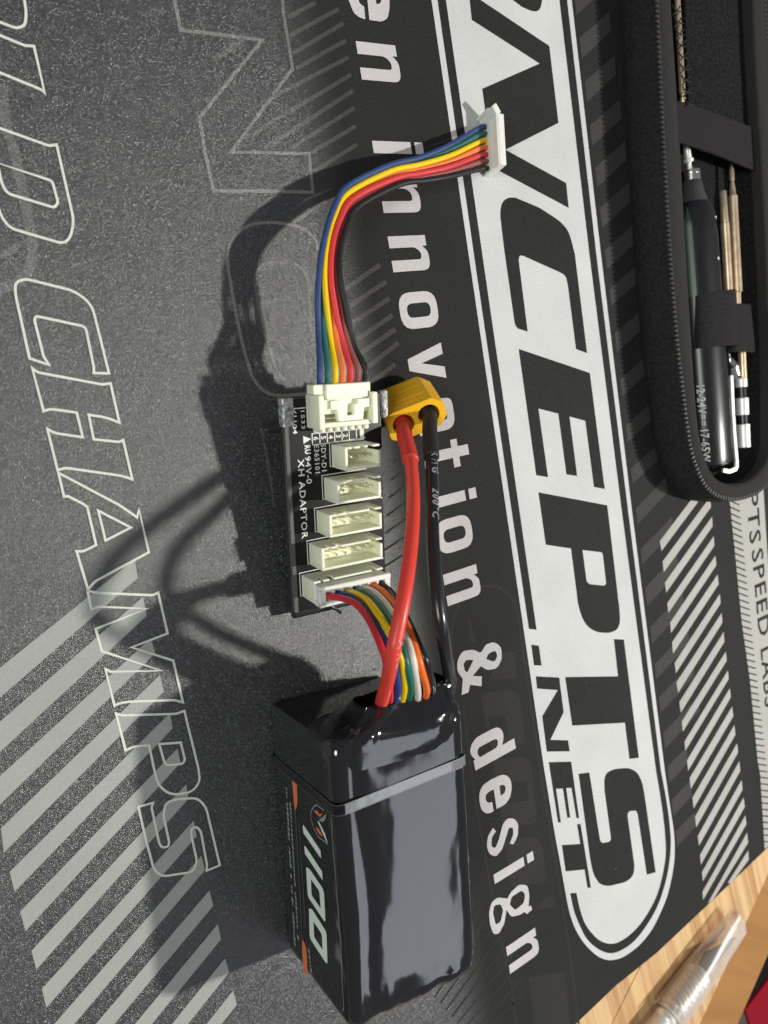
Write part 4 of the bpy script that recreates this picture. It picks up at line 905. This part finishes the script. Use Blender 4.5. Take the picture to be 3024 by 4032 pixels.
# elastic loops and the strap
def sheet(name, quad, hts_, m, nu=10, nv=4, arch=0.0, parent=cs, th=.08):
    P = [at(p[0],p[1],h) for p,h in zip(quad,hts_)]; V = []; F = []
    for lay in (0,1):
        for j in range(nv+1):
            for i in range(nu+1):
                s, t = i/nu, j/nv
                q = P[0].lerp(P[1],s).lerp(P[3].lerp(P[2],s),t); q.z += arch*max(0,math.sin(math.pi*s))**(.22 if name=='elastic_loop' else .6) - lay*th + (.012*noise.noise(Vector((s*5,t*9,1))))
                V.append(q)
    n_ = nu+1; o_ = (nv+1)*n_
    for j in range(nv):
        for i in range(nu):
            a = j*n_+i; F.append((a,a+1,a+n_+1,a+n_)); F.append((o_+a,o_+a+n_,o_+a+n_+1,o_+a+1))
    for j in range(nv):
        a = j*n_; F.append((a,a+n_,o_+a+n_,o_+a)); a = j*n_+nu; F.append((a,o_+a,o_+a+n_,a+n_))
    for i in range(nu):
        F.append((i,o_+i,o_+i+1,i+1)); a = nv*n_+i; F.append((a,a+1,o_+a+1,o_+a))
    o = mk(name, V, F, m, parent, True); recalc(o); soft(o, 50); return o
sheet('elastic_loop', [(2690,1172),(2860,1148),(2872,1366),(2700,1380)], [.95,1.25,1.25,.95], M['elastic'], 24, 8, .66)
sheet('elastic_loop', [(2856,1200),(2945,1205),(2975,1392),(2868,1388)], [1.05,.7,.7,1.05], M['elastic'], 12, 8, .30)
sheet('strap', [(2655,395),(3000,520),(3008,690),(2662,555)], [1.5,1.15,1.15,1.5], M['elastic'], 16, 6, .10)
sheet('pocket_flap', [(2690,-240),(2955,-240),(2995,560),(2712,440)], [1.0,1.0,.95,1.0], M['lining'], 10, 16, .12)
# net over the rod
net = MB()
for k in range(9):
    y = 20 + k*46
    x0 = 2650 + k*6
    net.add(*tube([at(x0-4,y,1.5), at(x0+12,y+20,1.56), at(x0+34,y+26,1.38)], .022, 5, seg=3))
    net.add(*tube([at(x0-2,y+40,1.5), at(x0+14,y+22,1.56), at(x0+32,y+2,1.38)], .022, 5, seg=3))
neto = net.build('pocket_net', M['net'], cs); neto['kind'] = 'stuff'

# tools
def axis_frame(p0, p1, upv=(0,0,1)):
    a = (p1-p0).normalized(); u = Vector(upv).cross(a).normalized(); v = a.cross(u); return Frame(p0, u, v, a), (p1-p0).length
ti = thing('soldering_iron', 'black soldering iron with silver collar and green reflection painted on its grip lying under the wide elastic', 'soldering iron', at(2770,1200,.5))
h_ax = 1.02
i0 = at(2722,712,h_ax); i1 = at(2802,1832,h_ax)
FI, LI = axis_frame(i0, i1)
def gw(t): return 1+.30*min(1,max(0,(t-.3)/1.2))
V, F = lathe(FI, [(0,.28),(.05,.33),(.35,.38),(.7,.47),(.95,.56),(1.05,.6)], 28); V = [FI(((p-i0).dot(FI.u))*gw((p-i0).dot(FI.w)), (p-i0).dot(FI.v), (p-i0).dot(FI.w)) for p in V]; mk('nose_cone', V, F, M['cone'], ti, True)
V, F = lathe(FI, [(.72,.42),(.80,.54),(1.1,.62),(2.0,.655),(LI*.55,.66),(LI*.8,.66),(LI-.25,.64),(LI-.06,.60),(LI,.44)], 36); V = [FI(((p-i0).dot(FI.u))*gw((p-i0).dot(FI.w)), (p-i0).dot(FI.v), (p-i0).dot(FI.w)) for p in V]; ib = mk('handle', V, F, M['iron'], ti); soft(ib, 40)
V, F = lathe(FI, [(-.34,.27),(-.32,.31),(-.22,.315),(-.20,.295),(-.18,.32),(.02,.32),(.04,.28)], 28); cl = mk('collar', V, F, M['chrome'], ti); soft(cl, 40)
t0 = at(2700,553,h_ax+.1); t1 = at(2712,640,h_ax); FT, LT = axis_frame(t0, t1)
V, F = lathe(FT, [(0,.10),(.02,.115),(LT-.12,.115),(LT-.12,.165),(LT-.02,.165),(LT,.08),(LT+.16,.08),(LT+.3,.16)], 20); tp_ = mk('tip_rod', V, F, M['white_metal'], ti); soft(tp_, 40)
V, F = lathe(Frame(at(2772,765,h_ax+.2), FI.w, FI.u, (CAM-at(2772,765,h_ax+.2)).normalized()), [(0,.13),(.05,.13),(.07,.10),(.07,.001)], 18); mk('screw', V, F, M['chrome'], ti, True)
# flat on top of the handle (switch recess) and green strip painted in as a reflection
gs = MB()
def on_handle(t, ang, r=.663): return FI(math.cos(ang)*r*gw(t), math.sin(ang)*r, t)
angc = math.atan2((CAM-i0).normalized().dot(FI.v), (CAM-i0).normalized().dot(FI.u))
V = []; F = []
k_ = 30
for i in range(k_+1):
    t = .95+ (LI*.40-.95)*i/k_
    wdt = .20*min(1, i/6)
    for j in range(5): V.append(on_handle(t, angc + .18 + (j/4-.5)*2*wdt))
for i in range(k_):
    for j in range(4): F.append((i*5+j, i*5+j+1, (i+1)*5+j+1, (i+1)*5+j))
mk('green_reflection', V, F, M['green'], ti, True)
hp = MB()
def htext(s, px, size, bold=.01, space=1.05):
    p0_ = at(*px, h_ax+.5)
    t = (p0_-i0).dot(FI.w)
    a0_ = None; best = 9
    for k in range(720):                   # where on the round handle this line of text sits
        a = k*math.pi/360; q = on_handle(t, a); d = (q-CAM).normalized(); e = (p0_-CAM).normalized()
        if (q-FI(0,0,t)).dot(CAM-q) > 0 and (d-e).length < best: best = (d-e).length; a0_ = a
    V, F = text_shape(s, bold, space)
    s1 = 1 if (on_handle(t, a0_+.1)-on_handle(t,a0_)).x > 0 else -1
    hp.add([on_handle(t+v.x*size, a0_+s1*v.y*size/.66, .668) for v in V], F)
htext('12-24V', (2742,1512), .25); htext('17-65W', (2758,1690), .25); htext('Y', (2812,852), .14, .03); htext('8', (2824,1015), .14, .03)
for dx_, seg_ in ((0,[(1625,1690)]),(-9,[(1625,1642),(1650,1667),(1672,1690)])):
    for a,b_ in seg_:
        ta = (at(2768,a,h_ax+.5)-i0).dot(FI.w); tb_ = (at(2768,b_,h_ax+.5)-i0).dot(FI.w)
htext('=', (2753,1634), .25, .0); htext('=', (2755,1660), .25, .0)
hpo = hp.build('handle_print', M['silk'], ti); hpo['kind'] = 'stuff'
V, F = lathe(Frame(at(2868,1690,h_ax+.25), FI.w, FI.u, (CAM-at(2868,1690,h_ax+.25)).normalized()), [(-.1,.11),(.02,.11),(.06,.08),(.07,.001)], 16); mk('button', V, F, M['chrome'], ti, True)
def rod(name, label, cat, prof, p0, p1, m, group=None, base=None, n=20):
    fr_, L_ = axis_frame(p0, p1); V, F = lathe(fr_, [(a*L_, r) for a, r in prof], n)
    o = mk(name, V, F, m, None, base=p0); soft(o, 40); return tag(o, label, cat, group)
rod('brass_tube', 'shorter brass tube with a cut end beside the black iron handle', 'tube', [(0,.10),(.005,.115),(.28,.135),(.285,.155),(.93,.155),(.935,.12),(1,.12)], at(2846,752,.95), at(2872,1200,.95), M['brass'])
rod('brass_soldering_tip', 'longer brass tube with a narrow pointed end, nearest the case wall', 'soldering tip', [(0,.03),(.06,.085),(.12,.085),(.125,.06),(.18,.10),(.22,.11),(.23,.155),(.86,.175),(.90,.175),(.905,.12),(1,.105)], at(2879,642,.85), at(2906,1205,.95), M['brass'])
rod('brass_rod', 'brass rod under black netting at the top edge of the case', 'rod', [(0,.085),(.93,.10),(.94,.06),(.96,.06),(.97,.10),(1,.07)], at(2660,-140,1.30), at(2689,405,1.30), M['brass'])
rod('steel_rod', 'pale steel rod emerging under the narrow elastic above the white spool', 'rod', [(0,.13),(.01,.145),(.98,.145),(1,.12)], at(2920,1375,.72), at(2926,1510,.72), M['brass'])
sp = thing('spool_nozzle', 'white metal stepped nozzle with two dark grooves at the end of the case', 'nozzle', at(2922,1600,.5))
f0, L0 = axis_frame(at(2917,1490,.80), at(2928,1762,.80))
for a,b_,r,nm in ((0,.13,.22,'flange'),(.28,.53,.24,'flange'),(.66,1.0,.25,'flange')):
    V, F = lathe(f0, [(a*L0,r-.02),(a*L0+.02,r),(b_*L0-.02,r),(b_*L0,r-.02)], 28); o = mk(nm, V, F, M['white_metal'], sp); soft(o, 40)
V, F = lathe(f0, [(.05*L0,.11),(.9*L0,.11)], 20); mk('shaft', V, F, M['brass'], sp, True)
for a in (.205,.595):
    V, F = lathe(f0, [((a-.07)*L0,.19),((a+.06)*L0,.19)], 24, False); mk('groove', V, F, M['blk_plastic'], sp, True)
nz_ = rod('cone_nozzle', 'silver cone nozzle with a dark tip half hidden beside the iron handle', 'nozzle', [(0,.05),(.12,.06),(.15,.09),(.22,.10),(.48,.24),(.50,.27),(.85,.27),(.88,.24),(1,.20)], at(2868,1392,.85), at(2892,1490,.80), M['chrome'])
cp = thing('steel_clip', 'thin bent steel strip with an L shaped foot along the iron handle', 'clip', at(2888,1650,.5))
cl = catmull([at(2878,1480,.9), at(2884,1620,.9), at(2892,1740,.9), at(2899,1820,.88)], 4) + catmull([at(2897,1845,.86), at(2870,1856,.84), at(2846,1852,.82)], 3)
mb = MB(); 
for i in range(len(cl)-1):
    T = (cl[i+1]-cl[i]); fr_, l_ = axis_frame(cl[i], cl[i+1]); mb.add(*rbox(fr_, (-.08,-.05,-.01), (.08,.05,l_+.01), .012, 1))
mb.build('strip', M['white_metal'], cp)

# ------------------------------------------------------------------ craft knife on the table edge
zk = .26
tipk = at(2962,3700,zk); bk = at(2600,3985,zk-.05)
kd = (at(2905,3705,zk)-at(2620,4020,zk)); kd.z = 0
kn = thing('craft_knife', 'knurled aluminium craft knife under a clear plastic cap on the wooden table', 'knife', at(2750,3900,-.3))
k0 = at(2648,3975,zk+.05); k1 = at(2912,3623,zk)
FK, LK = axis_frame(k0, k1)
# collar
V, F = lathe(FK, [(-.25,.34),(-.2,.40),(0.0,.44),(.04,.49),(1.72,.49),(1.85,.42),(1.92,.34),(1.92,.10)], 48); cko = mk('knurled_collar', V, F, M['alu'], kn); soft(cko, 40)
kb = M['alu']; tc = N(kb,'ShaderNodeTexCoord'); ch = N(kb,'ShaderNodeTexWave', wave_type='BANDS', bands_direction='DIAGONAL'); ch.inputs['Scale'].default_value = 190
ch2 = N(kb,'ShaderNodeTexWave', wave_type='BANDS', bands_direction='X'); ch2.inputs['Scale'].default_value = 190
ad = N(kb,'ShaderNodeMath', operation='ADD'); bq = N(kb,'ShaderNodeBump'); bq.inputs['Strength'].default_value = .6; bq.inputs['Distance'].default_value = .0003
L(kb, tc.outputs['Object'], ch.inputs['Vector']); L(kb, tc.outputs['Object'], ch2.inputs['Vector']); L(kb, ch.outputs[1], ad.inputs[0]); L(kb, ch2.outputs[1], ad.inputs[1]); L(kb, ad.outputs[0], bq.inputs['Height']); L(kb, bq.outputs[0], bsdf(kb).inputs['Normal'])
V, F = lathe(FK, [(-9,.40),(-.62,.40),(-.57,.36),(-.5,.41),(-.36,.41),(-.28,.34)], 32); hk = mk('handle', V, F, M['white_metal'], kn); soft(hk, 40)
# blade
bo_ = FK(0,0,1.86); side = FK.u if (FK.u.x > 0) else -FK.u
FBl = Frame(bo_, FK.w, side, FK.v)
mk('blade', *prism(FBl, [(0,-.34),(.55,-.48),(2.30,.42),(2.28,.48),(0,.46)], -.03, .03), M['steel_blade'], kn)
# cap: hollow flattened tube open at the handle
V = []; F = []; prof = [(-.30,.56,.56),(1.0,.57,.56),(2.2,.59,.50),(3.2,.61,.40),(4.58,.63,.28),(4.70,.58,.20)]; n = 36
fc = 4.62/ max(4.38,1)
for (a,ru,rv) in prof+[(x[0]-.06 if i==0 else x[0], x[1]-.05, x[2]-.05) for i,x in enumerate(reversed(prof))]:
    for k in range(n):
        t = 2*math.pi*k/n; c, s_ = math.cos(t), math.sin(t); V.append(FK(ru*math.copysign(abs(c)**.7,c), rv*math.copysign(abs(s_)**.8,s_), a))
R_ = len(prof)*2
for i in range(R_-1):
    if i == len(prof)-1: continue
    for k in range(n): F.append((i*n+k, i*n+(k+1)%n, (i+1)*n+(k+1)%n, (i+1)*n+k))
m1 = len(prof)-1
F.append(tuple(m1*n+k for k in range(n))); F.append(tuple((m1+1)*n+k for k in range(n-1,-1,-1)))
for k in range(n): F.append(((R_-1)*n+k, (R_-1)*n+(k+1)%n, (k+1)%n, k))
cpo = mk('clear_cap', V, F, M['cap'], kn); recalc(cpo); soft(cpo, 40)

# ------------------------------------------------------------------ under the table
rb = at(2935,3978,-8)
rx = at(3024,3862,-8)-rb; rx.z = 0; rx.normalize(); ry = Vector((rx.y,-rx.x,0)); 
if ry.dot(tout) < 0: ry = -ry
FR = Frame((rb.x,rb.y,0), rx, ry, (0,0,1))
V, F = rbox(FR, (0,0,-8.2), (22,9,-8), .04, 2)
o = mk('red_box', V, F, M['red_box'], None, base=(rb.x,rb.y,-8.2)); tag(o, 'dark red box below the table edge in the corner', 'box')
g0 = at(2900,4010,-14)
V, F = rbox(Frame((g0.x,g0.y,0), rx, ry, (0,0,1)), (-14,-1,-40), (2.0,22,-14), 1.2, 4)
o = mk('grey_bag', V, F, M['grey_cloth'], None, True, base=(g0.x,g0.y,-40)); tag(o, 'brown-grey cloth bundle under the table edge beside the red box', 'cloth')
